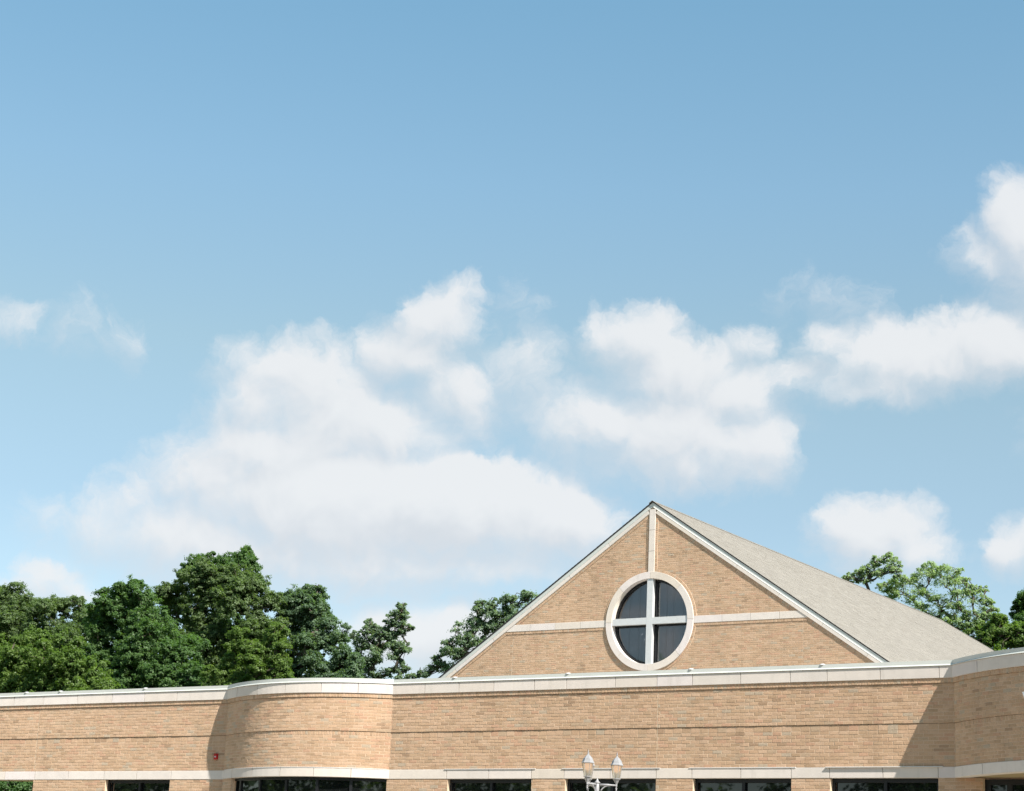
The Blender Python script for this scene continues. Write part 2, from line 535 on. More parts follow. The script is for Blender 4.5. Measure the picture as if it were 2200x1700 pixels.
def brick_one(mb, Mp, u0, u1, v0, v1, d, jit=1.0, seg=1):
    j = lambda s: random.uniform(-s, s) * jit
    dd = d + random.uniform(-.0014, .0018) * jit
    b = .003
    tl, tv = j(.0011), j(.0008)
    u0 += j(.0025); u1 += j(.0025); v0 += j(.002); v1 += j(.002)
    V = [(u0, v0, d - .02), (u1, v0, d - .02), (u1, v1, d - .02), (u0, v1, d - .02),
         (u0 + j(.001), v0 + j(.0015), dd - b), (u1 + j(.001), v0 + j(.0015), dd - b), (u1 + j(.001), v1 + j(.0015), dd - b), (u0 + j(.001), v1 + j(.0015), dd - b),
         (u0 + b * 1.3 + j(.002), v0 + b + j(.0018), dd - tl - tv), (u1 - b * 1.3 + j(.002), v0 + b + j(.0018), dd + tl - tv),
         (u1 - b * 1.3 + j(.002), v1 - b + j(.0018), dd + tl + tv), (u0 + b * 1.3 + j(.002), v1 - b + j(.0018), dd - tl + tv)]
    F = []
    for k in range(4):
        k2 = (k + 1) % 4
        F.append((k, k2, 4 + k2, 4 + k))
        F.append((4 + k, 4 + k2, 8 + k2, 8 + k))
    F.append((8, 9, 10, 11))
    mb.poly([Mp(*p) for p in V], F, rb())

MJ = .0095                              # mortar joint
RELIEF = .0035
def brick_rows(mb, Mp, u0, u1, v0, v1, d, rows, bl=.2032, keep=None, off=0, joints=()):
    """running bond; bricks stand RELIEF proud of the mortar sheet at depth d"""
    h = (v1 - v0) / rows
    for i in range(rows):
        a, b = v0 + i * h + MJ / 2, v0 + (i + 1) * h - MJ / 2
        k = math.floor(u0 / bl) - 1
        while True:
            s = (k + .5 * ((i + off) % 2)) * bl + random.uniform(-.006, .006)
            e = (k + 1 + .5 * ((i + off) % 2)) * bl
            k += 1
            if s >= u1: break
            s0, e0 = max(s + MJ / 2, u0), min(e - MJ / 2, u1)
            if e0 - s0 < .02: continue
            parts = [(s0, e0)]
            for jx in joints:
                nxt = []
                for p, q in parts:
                    if p < jx < q:
                        nxt += [(p, jx - .007), (jx + .007, q)]
                    else: nxt.append((p, q))
                parts = nxt
            for p, q in parts:
                if q - p < .015: continue
                if keep and not keep((p + q) / 2, (a + b) / 2): continue
                brick_one(mb, Mp, p, q, a, b, d + RELIEF)

def rowlock(mb, Mp, u0, u1, v0, v1, d, pitch=.0677):
    n = max(1, round((u1 - u0) / pitch)); p = (u1 - u0) / n
    for i in range(n):
        brick_one(mb, Mp, u0 + i * p + MJ / 2, u0 + (i + 1) * p - MJ / 2, v0 + .003, v1 - .004, d + RELIEF, .8)

STEP_R, STEP_U = .0305, .0125             # how far the rowlock and the upper brickwork stand out
def seg_of(u0, u1, curved):
    return max(1, int((u1 - u0) / .18)) if curved else 1

def brick_section(name, Mp, u0, u1, curved, joints=(), shiner=True, low=True):
    """full height brickwork between lintel and coping; returns the object"""
    mb = MB()
    sg = seg_of(u0, u1, curved)
    mb.block(Mp, u0, u1, Z_LT + .001, Z_GR - .009, -.25, 0, 0, sg, .3)
    mb.block(Mp, u0, u1, Z_GR - .009, Z_GR, -.25, -.02, 0, sg, .3)
    mb.block(Mp, u0, u1, Z_GR, Z_RK - .008, -.25, STEP_U, 0, sg, .3)
    mb.block(Mp, u0, u1, Z_RK - .008, Z_RK, -.25, STEP_U - .018, 0, sg, .3)
    mb.block(Mp, u0, u1, Z_RK, Z_CB - .001, -.25, STEP_R, 0, sg, .3)
    nm = len(mb.f)
    tall = .125 if shiner else .092
    brick_rows(mb, Mp, u0, u1, Z_LT + .004, Z_GR - tall, 0, 10 if shiner else 11, joints=joints)
    if shiner: brick_rows(mb, Mp, u0, u1, Z_GR - tall, Z_GR - .006, 0, 1, joints=joints, off=1)
    else: rowlock(mb, Mp, u0, u1, Z_GR - tall, Z_GR - .008, 0)
    brick_rows(mb, Mp, u0, u1, Z_GR - .004, Z_RK - .005, STEP_U, 11, joints=joints)
    rowlock(mb, Mp, u0, u1, Z_RK - .003, Z_CB, STEP_R)
    fm = [0] * nm + [1] * (len(mb.f) - nm)
    o = mb.build(name, [MORTAR, BRICK], church, fmat=fm)
    if joints:
        jb = MB()
        for jx in joints:
            jb.block(Mp, jx - .006, jx + .006, Z_LT + .002, Z_GR, -.01, .003, 0, 1)
            jb.block(Mp, jx - .006, jx + .006, Z_GR, Z_RK, -.01, STEP_U + .003, 0, 1)
        jb.build('control_joint', SEAL, o)
    return o

jl = [x_at(82, YW, H(4.2))]
jm = [x_at(1413, YW, H(4.2))]
brick_section('brick_wall', FLAT, -44.0, XL0 + .12, False, jl)
brick_section('brick_wall', FLAT, XL1 - .12, XR0 + .15, False, jm)
brick_section('curved_brick_bay', BAY, -AB - .06, AB + .06, True, shiner=False)
brick_section('curved_brick_bay', RBAY, -RR * AR - .08, RR * AR + .08, True, shiner=False)
brick_section('brick_wall', FLAT, XR1 - .15, 8.0, False)

# ---- limestone coping with its painted metal cap
def stones(name, Mp, u0, u1, joints, z0, z1, d1, curved, gap=.010, parent=church, d0=-.2):
    mb = MB()
    cuts = [u0] + sorted(j for j in joints if u0 + .05 < j < u1 - .05) + [u1]
    for a, b in zip(cuts[:-1], cuts[1:]):
        mb.block(Mp, a + gap / 2, b - gap / 2, z0, z1, d0, d1 + random.uniform(-.0008, .0008), .004, seg_of(a, b, curved), rb())
    nm_ = len(mb.f)
    mb.block(Mp, u0 + .01, u1 - .01, z0 + .004, z1 - .004, d0, d1 - .007, 0, seg_of(u0, u1, curved), .9)
    return mb.build(name, [STONE, JOINT], parent, fmat=[0] * nm_ + [1] * (len(mb.f) - nm_))

def cap(Mp, u0, u1, curved, parent, dz=0.0):
    """upright fascia, kicked-out drip and flat top of the parapet cap"""
    prof = [(-.30, Z_CT), (.050, Z_CT + .001), (.069, Z_CT + .002), (.071, Z_CT + .007), (.042, Z_DR + .004), (.040, Z_TOP), (-.30, Z_TOP - .03)]
    sg = seg_of(u0, u1, curved) * (2 if curved else 1)
    us = [u0 + (u1 - u0) * i / sg for i in range(sg + 1)]
    V = [Mp(u, z + dz, d) for u in us for d, z in prof]
    n = len(prof); F = []
    for i in range(sg):
        for k in range(n):
            k2 = (k + 1) % n
            F.append((i * n + k2, i * n + k, (i + 1) * n + k, (i + 1) * n + k2))
    F.append(tuple(range(n))); F.append(tuple(sg * n + k for k in range(n - 1, -1, -1)))
    mb = MB(); mb.poly(V, F)
    return mb.build('metal_cap', CAP, parent)

zc = H(5.04)
CJ_MAIN = [x_at(p, YW, zc) for p in (915.6, 988.7, 1063.6, 1150.6, 1220, 1325, 1414, 1490, 1593.6, 1700, 1779, 1893, 2019.7)]
CJ_LEFT = [x_at(p, YW, zc) for p in (33.5, 97, 169, 243.8, 313.6, 383)] + [-40.3, -41.7, -43]
def bay_u(px, z, Mp_c=(CXB, CYB, RB)):
    """arc length on a bay where the photo column px meets it at height z"""
    best = None
    for i in range(400):
        u = -AB + 2 * AB * i / 399
        p = np.array(BAY(u, z, 0)) - np.array([0, 0, EYE])
        e = abs(1100 + FPX * (p @ rt) / (p @ fw) - px)
        if best is None or e < best[0]: best = (e, u)
    return best[1]
CJ_BAY = [bay_u(p, zc) for p in (514, 557, 615, 691.8, 770)]
CJ_RB = [-RR * AR + .96, -RR * AR + 2.26, -RR * AR + 3.5, -RR * AR + 4.7, -RR * AR + 5.9, -RR * AR + 7.1, -RR * AR + 8.2]
D_ST = .0535
cp = stones('coping', FLAT, -44, XL0 + .10, CJ_LEFT, Z_CB, Z_CT, D_ST, False); cap(FLAT, -44, XL0 + .10, False, cp)
cpm = stones('coping', FLAT, XL1 - .10, XR0 + .14, CJ_MAIN, Z_CB, Z_CT, D_ST, False); cap(FLAT, XL1 - .10, XR0 + .14, False, cpm)
cpb = stones('coping', BAY, -AB - .04, AB + .04, CJ_BAY, Z_CB + .0015, Z_CT, D_ST, True); cap(BAY, -AB - .05, AB + .05, True, cpb, .0015)
cpr = stones('coping', RBAY, -RR * AR - .06, RR * AR + .06, CJ_RB, Z_CB + .0015, Z_CT, D_ST, True); cap(RBAY, -RR * AR - .07, RR * AR + .07, True, cpr, .0015)
cp2 = stones('coping', FLAT, XR1 - .12, 8, [-4, -2.6, -1.2, .2, 1.6, 3, 4.4, 5.8, 7.1], Z_CB, Z_CT, D_ST, False); cap(FLAT, XR1 - .12, 8, False, cp2)
def cap_clip(px, parent):
    x = x_at(px, YW, Z_TOP)
    mb = MB()
    mb.lathe((x, YW + .01, Z_TOP - .012), [(.075, 0), (.07, .014), (.045, .027), (.012, .033)], 10)
    mb.build('cap_clip', HOOD, parent, True)
for p in (58, 131, 313): cap_clip(p, cp)
for p in (978, 1221, 1485, 1767): cap_clip(p, cpm)

# ---- lintel course, hoods and windows
D_LB = .012
zl = H(3.15)
WIN = [(227, 365), (962, 1142), (1215, 1409), (1489, 1700), (1784, 2016)]
WX = [(x_at(a, YW, H(3.03)), x_at(b, YW, H(3.03))) for a, b in WIN]
LJ_LEFT = [x_at(p, YW, zl) for p in (11, 75, 147, 223.7, 294, 367.8)] + [-40.2, -41.6, -43]
LJ_MAIN = [x_at(p, YW, zl) for p in (960, 1050.4, 1142, 1212, 1311, 1410, 1486.8, 1591.8, 1700, 1782.5, 1897, 2016)]
stones('lintel_band', FLAT, -44, XL0 + .1, LJ_LEFT, Z_LB, Z_LT, D_LB, False)
lm_ = stones('lintel_band', FLAT, XL1 - .1, XR0 + .1, LJ_MAIN, Z_LB, Z_LT, D_LB, False)
lb_ = stones('lintel_band', BAY, -AB - .03, AB + .03, [bay_u(p, zl) for p in (499.6, 542.9, 602.5, 673.7, 754.4)], Z_LB + .0015, Z_LT - .001, D_LB + .006, True)
lr_ = stones('lintel_band', RBAY, -RR * AR - .05, RR * AR + .05, [-RR * AR + 1.02, -RR * AR + 2.2, -RR * AR + 3.4, -RR * AR + 4.6, -RR * AR + 5.8, -RR * AR + 7, -RR * AR + 8.1], Z_LB + .0015, Z_LT - .001, D_LB + .006, True)
stones('lintel_band', FLAT, XR1 - .1, 8, [-3.5, -1.8, .4, 2, 4, 6], Z_LB, Z_LT, D_LB, False)
def hood(Mp, u0, u1, curved, parent, proud=.012):
    mb = MB()
    mb.block(Mp, u0, u1, Z_LT - .004, Z_LT + .010, -.02, D_LB + proud, .002, seg_of(u0, u1, curved))
    mb.build('drip_hood', HOOD, parent)
for i_, (a, b) in enumerate(WX[1:]): hood(FLAT, a - .09, b + .10, False, lm_, (.013, .014, .011, .034)[i_])
hood(BAY, -AB + .18, AB - .05, True, lb_)

def flat_window(x0, x1, z0, z1, mull):
    w0 = .09
    f = MB()
    fr = .055
    def bar(a, b, c, d, dep=.06): f.box(((a + b) / 2, YW + w0 + dep / 2, (c + d) / 2), (b - a, dep, d - c))
    bar(x0, x0 + fr, z0, z1); bar(x1 - fr, x1, z0, z1)
    bar(x0 + fr, x1 - fr, z1 - fr - .02, z1); bar(x0 + fr, x1 - fr, z0, z0 + fr)
    xs = [x0 + fr] + [x0 + (x1 - x0) * (i + 1) / (mull + 1) for i in range(mull)] + [x1 - fr]
    for x in xs[1:-1]: bar(x - .032, x + .032, z0 + fr, z1 - fr - .02, .055)
    bar(x0 + fr, x1 - fr, z0 + 1.0, z0 + 1.06, .05)
    wn_ = f.build('window', FRAME, church)
    for a, b in zip(xs[:-1], xs[1:]):
        p = MB()
        p.box(((a + b) / 2, YW + w0 + .075, (z0 + z1) / 2), (b - a - .01, .012, z1 - z0 - .08))
        p.build('pane', PANE, wn_)
Z_SILL = .75
for (a, b) in WX: flat_window(a + .004, b - .004, Z_SILL, Z_LB - .002, 1)

# brick piers and apron below the lintel
pm = MB(); openings = sorted(WX)
PORCH = -37.662
def pier(u0, u1, z0=GROUND, z1=Z_LB):
    pm.block(FLAT, u0, u1, z0, z1 - .001, -.30, 0, 0, 1, .3)
piers = [(PORCH, openings[0][0]), (openings[0][1], XL0 + .1)]
ap = [(openings[0][0], openings[0][1])]
xs = [XL1 - .05]
for a, b in openings[1:]:
    piers.append((xs[-1], a)); ap.append((a, b)); xs.append(b)
XD0 = x_at(2112, YW, H(3.0))            # left edge of the entrance under the right bay
piers.append((xs[-1], XD0))
piers.append((XR1 - .6, 8))
def pier_part(name, a, b, z1, top):
    global pm
    pm = MB()
    pier(a, b, GROUND, z1)
    n0 = len(pm.f)
    brick_rows(pm, FLAT, a + .002, b - .002, GROUND, top, 0, round(z1 / COURSE))
    pm.build(name, [MORTAR, BRICK], church, fmat=[0] * n0 + [1] * (len(pm.f) - n0))
for a, b in piers: pier_part('brick_pier', a, b, Z_LB, Z_LB - .003)
for a, b in ap: pier_part('apron_wall', a, b, Z_SILL, Z_SILL - .005)
for a, b in WX:
    sl = MB(); sl.box(((a + b) / 2, YW + .06, Z_SILL - .03), (b - a - .004, .24, .055), rb())
    sl.build('window_sill', STONE, church)

# curved bay window
ub0 = bay_u(500, H(3.0)); ub1 = bay_u(835, H(3.0))
bm = MB()
bm.block(BAY, -AB - .03, ub0 - .09, GROUND, Z_LB - .001, -.3, 0, 0, 3, .3)
bm.block(BAY, ub1, AB + .03, GROUND, Z_LB - .001, -.3, 0, 0, 1, .3)
bm.block(BAY, ub0 - .09, ub1, GROUND, Z_SILL, -.3, 0, 0, 20, .3)
nm = len(bm.f)
rows = round((Z_LB - GROUND) / COURSE)
brick_rows(bm, BAY, -AB - .03, ub0 - .09, GROUND, Z_LB - .003, 0, rows)
brick_rows(bm, BAY, ub1, AB + .03, GROUND, Z_LB - .003, 0, rows)
brick_rows(bm, BAY, ub0 - .09, ub1, GROUND, Z_SILL, 0, 11)
bm.build('brick_pier', [MORTAR, BRICK], church, fmat=[0] * nm + [1] * (len(bm.f) - nm))
fb = MB()
cuts = [ub0 - .09] + [bay_u(p, H(3.0)) for p in (508, 551, 609, 677.5, 752.5)] + [ub1]
for i, u in enumerate(cuts):
    a, b = (u, u + .05) if i == 0 else ((u - .05, u) if i == len(cuts) - 1 else (u - .032, u + .032))
    fb.block(BAY, a, b, Z_SILL + .05, Z_LB - .06, -.16, -.10, 0, 1)
fb.block(BAY, cuts[0], cuts[-1], Z_LB - .06, Z_LB - .002, -.165, -.095, 0, 22)
fb.block(BAY, cuts[0], cuts[-1], Z_SILL, Z_SILL + .05, -.165, -.095, 0, 22)
bw = fb.build('window', FRAME, church)
for a, b in zip(cuts[:-1], cuts[1:]):
    p = MB(); p.block(BAY, a + .02, b - .02, Z_SILL + .04, Z_LB - .05, -.145, -.135, 0, 1)
    p.build('pane', PANE, bw)
jb = MB(); jb.block(BAY, ub0 - .088, ub0 - .01, Z_SILL + .05, Z_LB - .062, -.095, -.06, 0, 1)
jb.build('jamb_brick', BRICK, bw)

# entrance under the right bay: soffit, dark frame, glass
sm = MB()
pts = [RBAY(-RR * AR + 2 * RR * AR * i / 24, 0, 0) for i in range(25)]
zs = Z_LB + .012
top = [(x, min(y + .05, YW - .001), zs) for x, y, _ in pts]
bot = [(x, YW + .25, zs) for x, y, _ in pts]
for i in range(24): sm.quad([bot[i], bot[i + 1], top[i + 1], top[i]])
sm.build('soffit', SOFFIT, church)
en = MB()
XD1 = XR1 - .6
ze = Z_LB - .02
def ebar(a, b, c, d): en.box(((a + b) / 2, YW + .14, (c + d) / 2), (b - a, .08, d - c))
ebar(XD0, XD0 + .11, GROUND, ze); ebar(XD0 + .11, XD1, ze - .10, ze)
ex = [XD0 + .11]
for k in range(6):
    x = XD0 + .42 + k * 1.12
    if x > XD1 - .2: break
    ebar(x, x + .10, GROUND, ze - .10); ex.append(x)
ebar(XD0 + .11, XD1, ze - .28, ze - .22)
door = en.build('entrance_frame', FRAME, church)
for i, x in enumerate(ex):
    x2 = ex[i + 1] if i + 1 < len(ex) else XD1
    a = x if i == 0 else x + .10
    p = MB(); p.box(((a + x2) / 2, YW + .15, ze / 2), (x2 - a - .004, .01, ze - .2)); p.build('pane', PANE, door)

# porch opening at the left end: soffit slab behind the lintel
so = MB()
zz = Z_LB + .010
so.quad([(PORCH + .02, YW + .02, zz), (-44, YW + .02, zz), (-44, YW + .30, zz), (-40.2, YW + .30, zz), (-38.87, YW + .60, zz), (PORCH + .02, YW + 1.18, zz)])
so.quad([(PORCH + .02, YW + 1.18, zz + .2), (-38.87, YW + .60, zz + .2), (-40.2, YW + .30, zz + .2), (-44, YW + .30, zz + .2), (-44, YW + .02, zz + .2), (PORCH + .02, YW + .02, zz + .2)])
so.build('soffit', SOFFIT, church)

# flat roof deck, back and side walls of the low wing
dk = MB()
dk.box(((PORCH + 8) / 2 + .3, 66, Z_CB - .15), (8 - PORCH - .9, 59, .3))
dk.build('roof_deck', DECK, church)
bk = MB()
bk.box((PORCH + .15, 66, (Z_CB - .3) / 2), (.3, 59, Z_CB - .3), .3)
bk.box((7.85, 66, (Z_CB - .3) / 2), (.3, 59, Z_CB - .3), .3)
bk.box(((PORCH + 8) / 2, 95.3, (Z_CB - .3) / 2), (8 - PORCH - .62, .3, Z_CB - .3), .3)
bk.box(((PORCH + 8) / 2 + .2, YW + 1.6, (Z_CB - .3) / 2), (8 - PORCH - .8, .1, Z_CB - .3), .3)
bk.build('back_wall', MORTAR, church)

# ------------------------------------------------------------------ gabled hall
YG = 55.0
APX = -.5555 * YG
APZ = H(.2461 * YG)                      # tip of the roof edge
SL = .675
SG = SL
cs_r = 1 / math.hypot(1, SL)
FG = straight(YG)
CGX, CGZ = -.556 * YG, H(.1750 * YG)
RO = .0290 * YG; RI = RO * .862
BASE = H(4.6)
HW = (APZ - BASE) / SL
# vertical offsets below the roof line
V_SH, V_FA, V_ST = .035, .185, .185 + .140
V_BR = V_ST + .115
def rake_z(x, off): return APZ - off - SL * abs(x - APX)

gm = MB()
N = 240
outer, inner = [], []
for i in range(N):
    a = 2 * math.pi * i / N
    c, s = math.cos(a), math.sin(a)
    # distance to the gable outline along this direction (star shaped about the window centre)
    ts = []
    for (nx, nz, k) in ((SL, 1, APZ - V_FA + SL * APX), (-SL, 1, APZ - V_FA - SL * APX), (0, -1, -BASE)):
        den = nx * c + nz * s
        if den > 1e-6: ts.append((k - nx * CGX - nz * CGZ) / den)
    t_ = min(ts)
    outer.append((CGX + c * t_, YG, CGZ + s * t_)); inner.append((CGX + c * (RO - .05), YG, CGZ + s * (RO - .05)))
for i in range(N):
    j = (i + 1) % N
    gm.quad([inner[i], outer[i], outer[j], inner[j]][::-1], .3)
nm = len(gm.f)
Z_B0, Z_B1 = H(.1685 * YG), H(.1685 * YG)
# limestone side bands measured on the photograph
zb_t = on_plane(1109, 1343.4, YG)[1]; zb_b = on_plane(1090.2, 1358.5, YG)[1]
BW = .052
def keep(u, v):
    if math.hypot(u - CGX, v - CGZ) < RO + .05: return False
    return v < rake_z(u, V_ST) + .06
jg = [x_at(1725.2, YG, H(7.6)), x_at(1098.6, YG, H(7.6))]
rows = round((APZ - BASE) / COURSE)
for i in range(rows):
    z0 = BASE + i * COURSE
    hw = (APZ - V_ST - z0) / SL
    if hw < .1: break
    brick_rows(gm, FG, APX - hw, APX + hw, z0, z0 + COURSE, 0, 1, keep=keep, off=i % 2, joints=[j for j in jg] if z0 < zb_b else ())
gw = gm.build('gable_wall', [MORTAR, BRICK], church, fmat=[0] * nm + [1] * (len(gm.f) - nm))

def poly_map(p0, p1):
    """wall coordinates along a straight line in the gable plane; v is measured to the left of the line's direction"""
    dx, dz = p1[0] - p0[0], p1[1] - p0[1]
    L = math.hypot(dx, dz); dx /= L; dz /= L
    return (lambda u, v, d: (p0[0] + dx * u - dz * v, YG - d, p0[1] + dz * u + dx * v)), L
def ring_map(sign=1):
    return lambda u, v, d: (CGX + (RO + v) * math.cos(u / RO), YG - d, CGZ + (RO + v) * math.sin(u / RO))
RING = ring_map()
T_BD, T_ST = .016, .046                  # relief of the brick border and of the limestone

# rowlock borders round the panels
bd = MB(); strips = []
VW = .108                                # half width of the upright limestone strip
BD = .092
def border(Mp, u0, u1, v0, v1, seg=1):
    strips.append((Mp, u0, u1, v0, v1, seg))
perp = V_BR * cs_r
def rake_line(off, xa, xb):
    return (xa, rake_z(xa, off)), (xb, rake_z(xb, off))
# rakes (upper panels and lower panels share one strip per side)
mpL, LL = poly_map(*rake_line(V_BR, APX - HW + .05, APX - VW)); border(mpL, 0, LL, 0, (V_BR - V_ST) * cs_r + .01)
mpR, LR = poly_map(*rake_line(V_BR, APX + VW, APX + HW - .05)); border(mpR, 0, LR, 0, (V_BR - V_ST) * cs_r + .01)
# upright strip borders
ztop = rake_z(APX + VW, V_BR)
for sx in (-1, 1):
    if sx < 0: mp, L = poly_map((APX - VW, CGZ + RO - .02), (APX - VW, ztop - .05))
    else: mp, L = poly_map((APX + VW, ztop - .05), (APX + VW, CGZ + RO - .02))
    border(mp, 0, L, 0, BD)
# under the side bands
xbl = (APZ - V_ST - zb_b) / SL
for a, b in ((APX - xbl + .05, CGX - RO + .02), (CGX + RO - .02, APX + xbl - .05)):
    mp, L = poly_map((a, zb_b - BD), (b, zb_b - BD)); border(mp, 0, L, 0, BD)
border(RING, 0, 2 * math.pi * RO, 0, BD, 90)
for Mp, u0, u1, v0, v1, sg in strips:
    bd.block(Mp, u0, u1, v0, v1, -.002, T_BD + random.uniform(-.0006, .0006), 0, sg, .3)
nm = len(bd.f)
for Mp, u0, u1, v0, v1, sg in strips: rowlock(bd, Mp, u0, u1, v0 - .001, v1, T_BD)
bd.build('brick_border', [MORTAR, BRICK], church, fmat=[0] * nm + [1] * (len(bd.f) - nm))

# limestone trim: rakes, upright strip, side bands
def trim(name, Mp, L, v0, v1, dep, n, d0=0.0):
    mb = MB()
    for i in range(n):
        mb.block(Mp, L * i / n + .004, L * (i + 1) / n - .004, v0, v1, d0, dep + random.uniform(-.0006, .0006), .004, 1, rb())
    nm_ = len(mb.f)
    mb.block(Mp, .01, L - .01, v0 + .004, v1 - .004, d0, dep - .006, 0, 1, .9)
    return mb.build(name, [STONE, JOINT], church, fmat=[0] * nm_ + [1] * (len(mb.f) - nm_))
mp, L = poly_map(*rake_line(V_ST, APX - HW + .02, APX - VW - .001)); trim('rake_trim', mp, L, 0, (V_ST - V_FA) * cs_r, T_ST, 9)
mp, L = poly_map(*rake_line(V_ST, APX + VW + .001, APX + HW - .02)); trim('rake_trim', mp, L, 0, (V_ST - V_FA) * cs_r, T_ST, 9)
mp, L = poly_map((APX - VW, CGZ + RO * .99), (APX - VW, APZ - V_FA - .07)); trim('upright_trim', mp, L, -2 * VW, 0, T_ST + .004, 3)
for a, b in ((APX - xbl - .02, CGX - RO - .004), (CGX + RO + .004, APX + xbl + .02)):
    mp, L = poly_map((a, zb_b), (b, zb_b)); trim('side_band', mp, L, 0, zb_t - zb_b, T_ST - .016, 4)

# round window
rw = MB()
nj = 8
for i in range(nj):
    a0 = 2 * math.pi * i / nj; a1 = 2 * math.pi * (i + 1) / nj
    rw.block(RING, a0 * RO + .004, a1 * RO - .004, RI - RO, 0, -.30, T_ST + .014, .005, 20, rb())
rw.block(RING, 0, 2 * math.pi * RO, RI - RO + .003, -.004, -.30, T_ST + .006, 0, 120, .9)
rwo = rw.build('round_window', STONE, church)
bb = .107
cross = MB(); cross.box((CGX, YG + .035, CGZ), (bb * 2, .14, 2 * RI - .004)); cross.build('upright_bar', BARS, rwo)
for s in (-1, 1):
    cross = MB(); cross.box((CGX + s * (RI + bb) / 2, YG + .037, CGZ + (.012 if s > 0 else .012)), (RI - bb - .004, .14, bb * 2)); cross.build('side_bar', BARS, rwo)
fr = MB()
RF = lambda u, v, d: (CGX + (RI + v) * math.cos(u / RI), YG - d, CGZ + (RI + v) * math.sin(u / RI))
fr.block(RF, 0, 2 * math.pi * RI, -.075, -.002, -.26, -.16, 0, 90)
for sx, sz in ((0, 1), (0, -1), (1, 0), (-1, 0)):
    if sx == 0:
        for k in (-1, 1): fr.box((CGX + k * (bb + .03), YG + .20, CGZ + sz * RI / 2), (.06, .10, RI - .1))
    else:
        for k in (-1, 1): fr.box((CGX + sx * RI / 2, YG + .20, CGZ + k * (bb + .012)), (RI - .1, .10, .05))
fr.build('frame', FRAME, rwo)
for sx in (-1, 1):
    for sz in (-1, 1):
        p = MB()
        nseg = 16
        V = [(CGX + sx * .09, YG + .215, CGZ + sz * .09)]
        for i in range(nseg + 1):
            a = math.pi / 2 * i / nseg
            V.append((CGX + sx * max(.09, (RI - .03) * math.cos(a)), YG + .215, CGZ + sz * max(.09, (RI - .03) * math.sin(a))))
        face = tuple(range(len(V))) if sx * sz > 0 else tuple(range(len(V) - 1, -1, -1))
        p.poly(V, [face]); p.build('pane', TPANE, rwo)
cu = MB()
nx_ = 420
pleats = [CGX + q for q in (-.93, -.58, -.33, .42, .69, 1.02)]
for i in range(nx_):
    xa = CGX - RI - .15 + (2 * RI + .3) * i / nx_; xb = CGX - RI - .15 + (2 * RI + .3) * (i + 1) / nx_
    fy = lambda x: YG + .33 +   .02 * math.sin(x * 7 + 2.2 * math.sin(x * 2.3)) + sum(.10 * math.exp(-((x - q) / .022) ** 2) for q in pleats)
    cu.quad([(xa, fy(xa), CGZ - RI - .1), (xb, fy(xb), CGZ - RI - .1), (xb, fy(xb) + .02, CGZ + RI + .1), (xa, fy(xa) + .02, CGZ + RI + .1)])
cu.build('curtain', CURT, rwo, True)
bx = MB(); bx.box((CGX, YG + .75, CGZ), (2 * RI + .8, .06, 2 * RI + .8)); bx.build('room_wall', INTER, rwo)

# metal fascia along the rakes
def rake_metal(sgn):
    prof = [(-.02, V_FA + .002), (.030, V_FA + .002), (.049, V_FA - .001), (.051, V_FA - .007), (.033, V_FA - .026), (.031, V_SH), (-.02, V_SH)]
    n = 2
    V = []
    for x in (APX, APX + sgn * (HW - .02)):
        for d, o in prof: V.append((x, YG - d, rake_z(x, o)))
    k_ = len(prof); F = []
    for k in range(k_):
        k2 = (k + 1) % k_
        q = (k, k2, k_ + k2, k_ + k)
        F.append(q if sgn > 0 else q[::-1])
    F.append(tuple(k_ + k for k in range(k_)) if sgn < 0 else tuple(k_ + k for k in range(k_ - 1, -1, -1)))
    mb = MB(); mb.poly(V, F)
    return mb.build('rake_fascia', CAP, church)
rake_metal(1); rake_metal(-1)

# shingle roof: two slopes and a hipped end, laid course by course
YR = 80.55
def slope_pt(side, y, s):
    """s = distance down the slope from the ridge"""
    run = s * cs_r
    return (APX + side * run, y, APZ - run * SL)
rf = MB()
EXPO = .145
Ltot = HW / cs_r
ncr = int(Ltot / EXPO)
for side in (1, -1):
    for i in range(ncr):
        s0, s1 = i * EXPO, (i + 1) * EXPO + .02
        y0 = YG - .058
        y1a, y1b = YR + s0 * cs_r, YR + s1 * cs_r
        y = y0 - random.uniform(0, .5)
        while y < y1b:
            ye = y + random.choice((.17, .22, .3, .33))
            a, b = max(y, y0), min(ye, y1b)
            if b > a + .01:
                ba = min(b, y1a)
                lift = .006 + random.uniform(0, .004)
                q = [slope_pt(side, a, s0), slope_pt(side, max(a, ba) if ba < b else b, s0), slope_pt(side, b, s1), slope_pt(side, a, s1)]
                up_ = [0.001, 0.001, lift, lift]
                nrm = (side * SL * cs_r, cs_r)
                q = [(p[0] + nrm[0] * u_, p[1], p[2] + nrm[1] * u_) for p, u_ in zip(q, up_)]
                low = [slope_pt(side, b, s1), slope_pt(side, a, s1)]
                if side > 0:
                    r_ = rb()
                    rf.quad([q[3], q[2], q[1], q[0]], r_)
                    rf.quad([q[3], low[1], low[0], q[2]], r_)
                else:
                    rf.quad(q, rb())
            y = ye
# hipped back slope
for i in range(ncr):
    s0, s1 = i * EXPO * cs_r, ((i + 1) * EXPO) * cs_r
    rf.quad([(APX - s0, YR + s0, APZ - s0 * SL), (APX + s0, YR + s0, APZ - s0 * SL), (APX + s1, YR + s1, APZ - s1 * SL), (APX - s1, YR + s1, APZ - s1 * SL)][::-1], rb())
roof = rf.build('shingle_roof', SHINGLE, church)
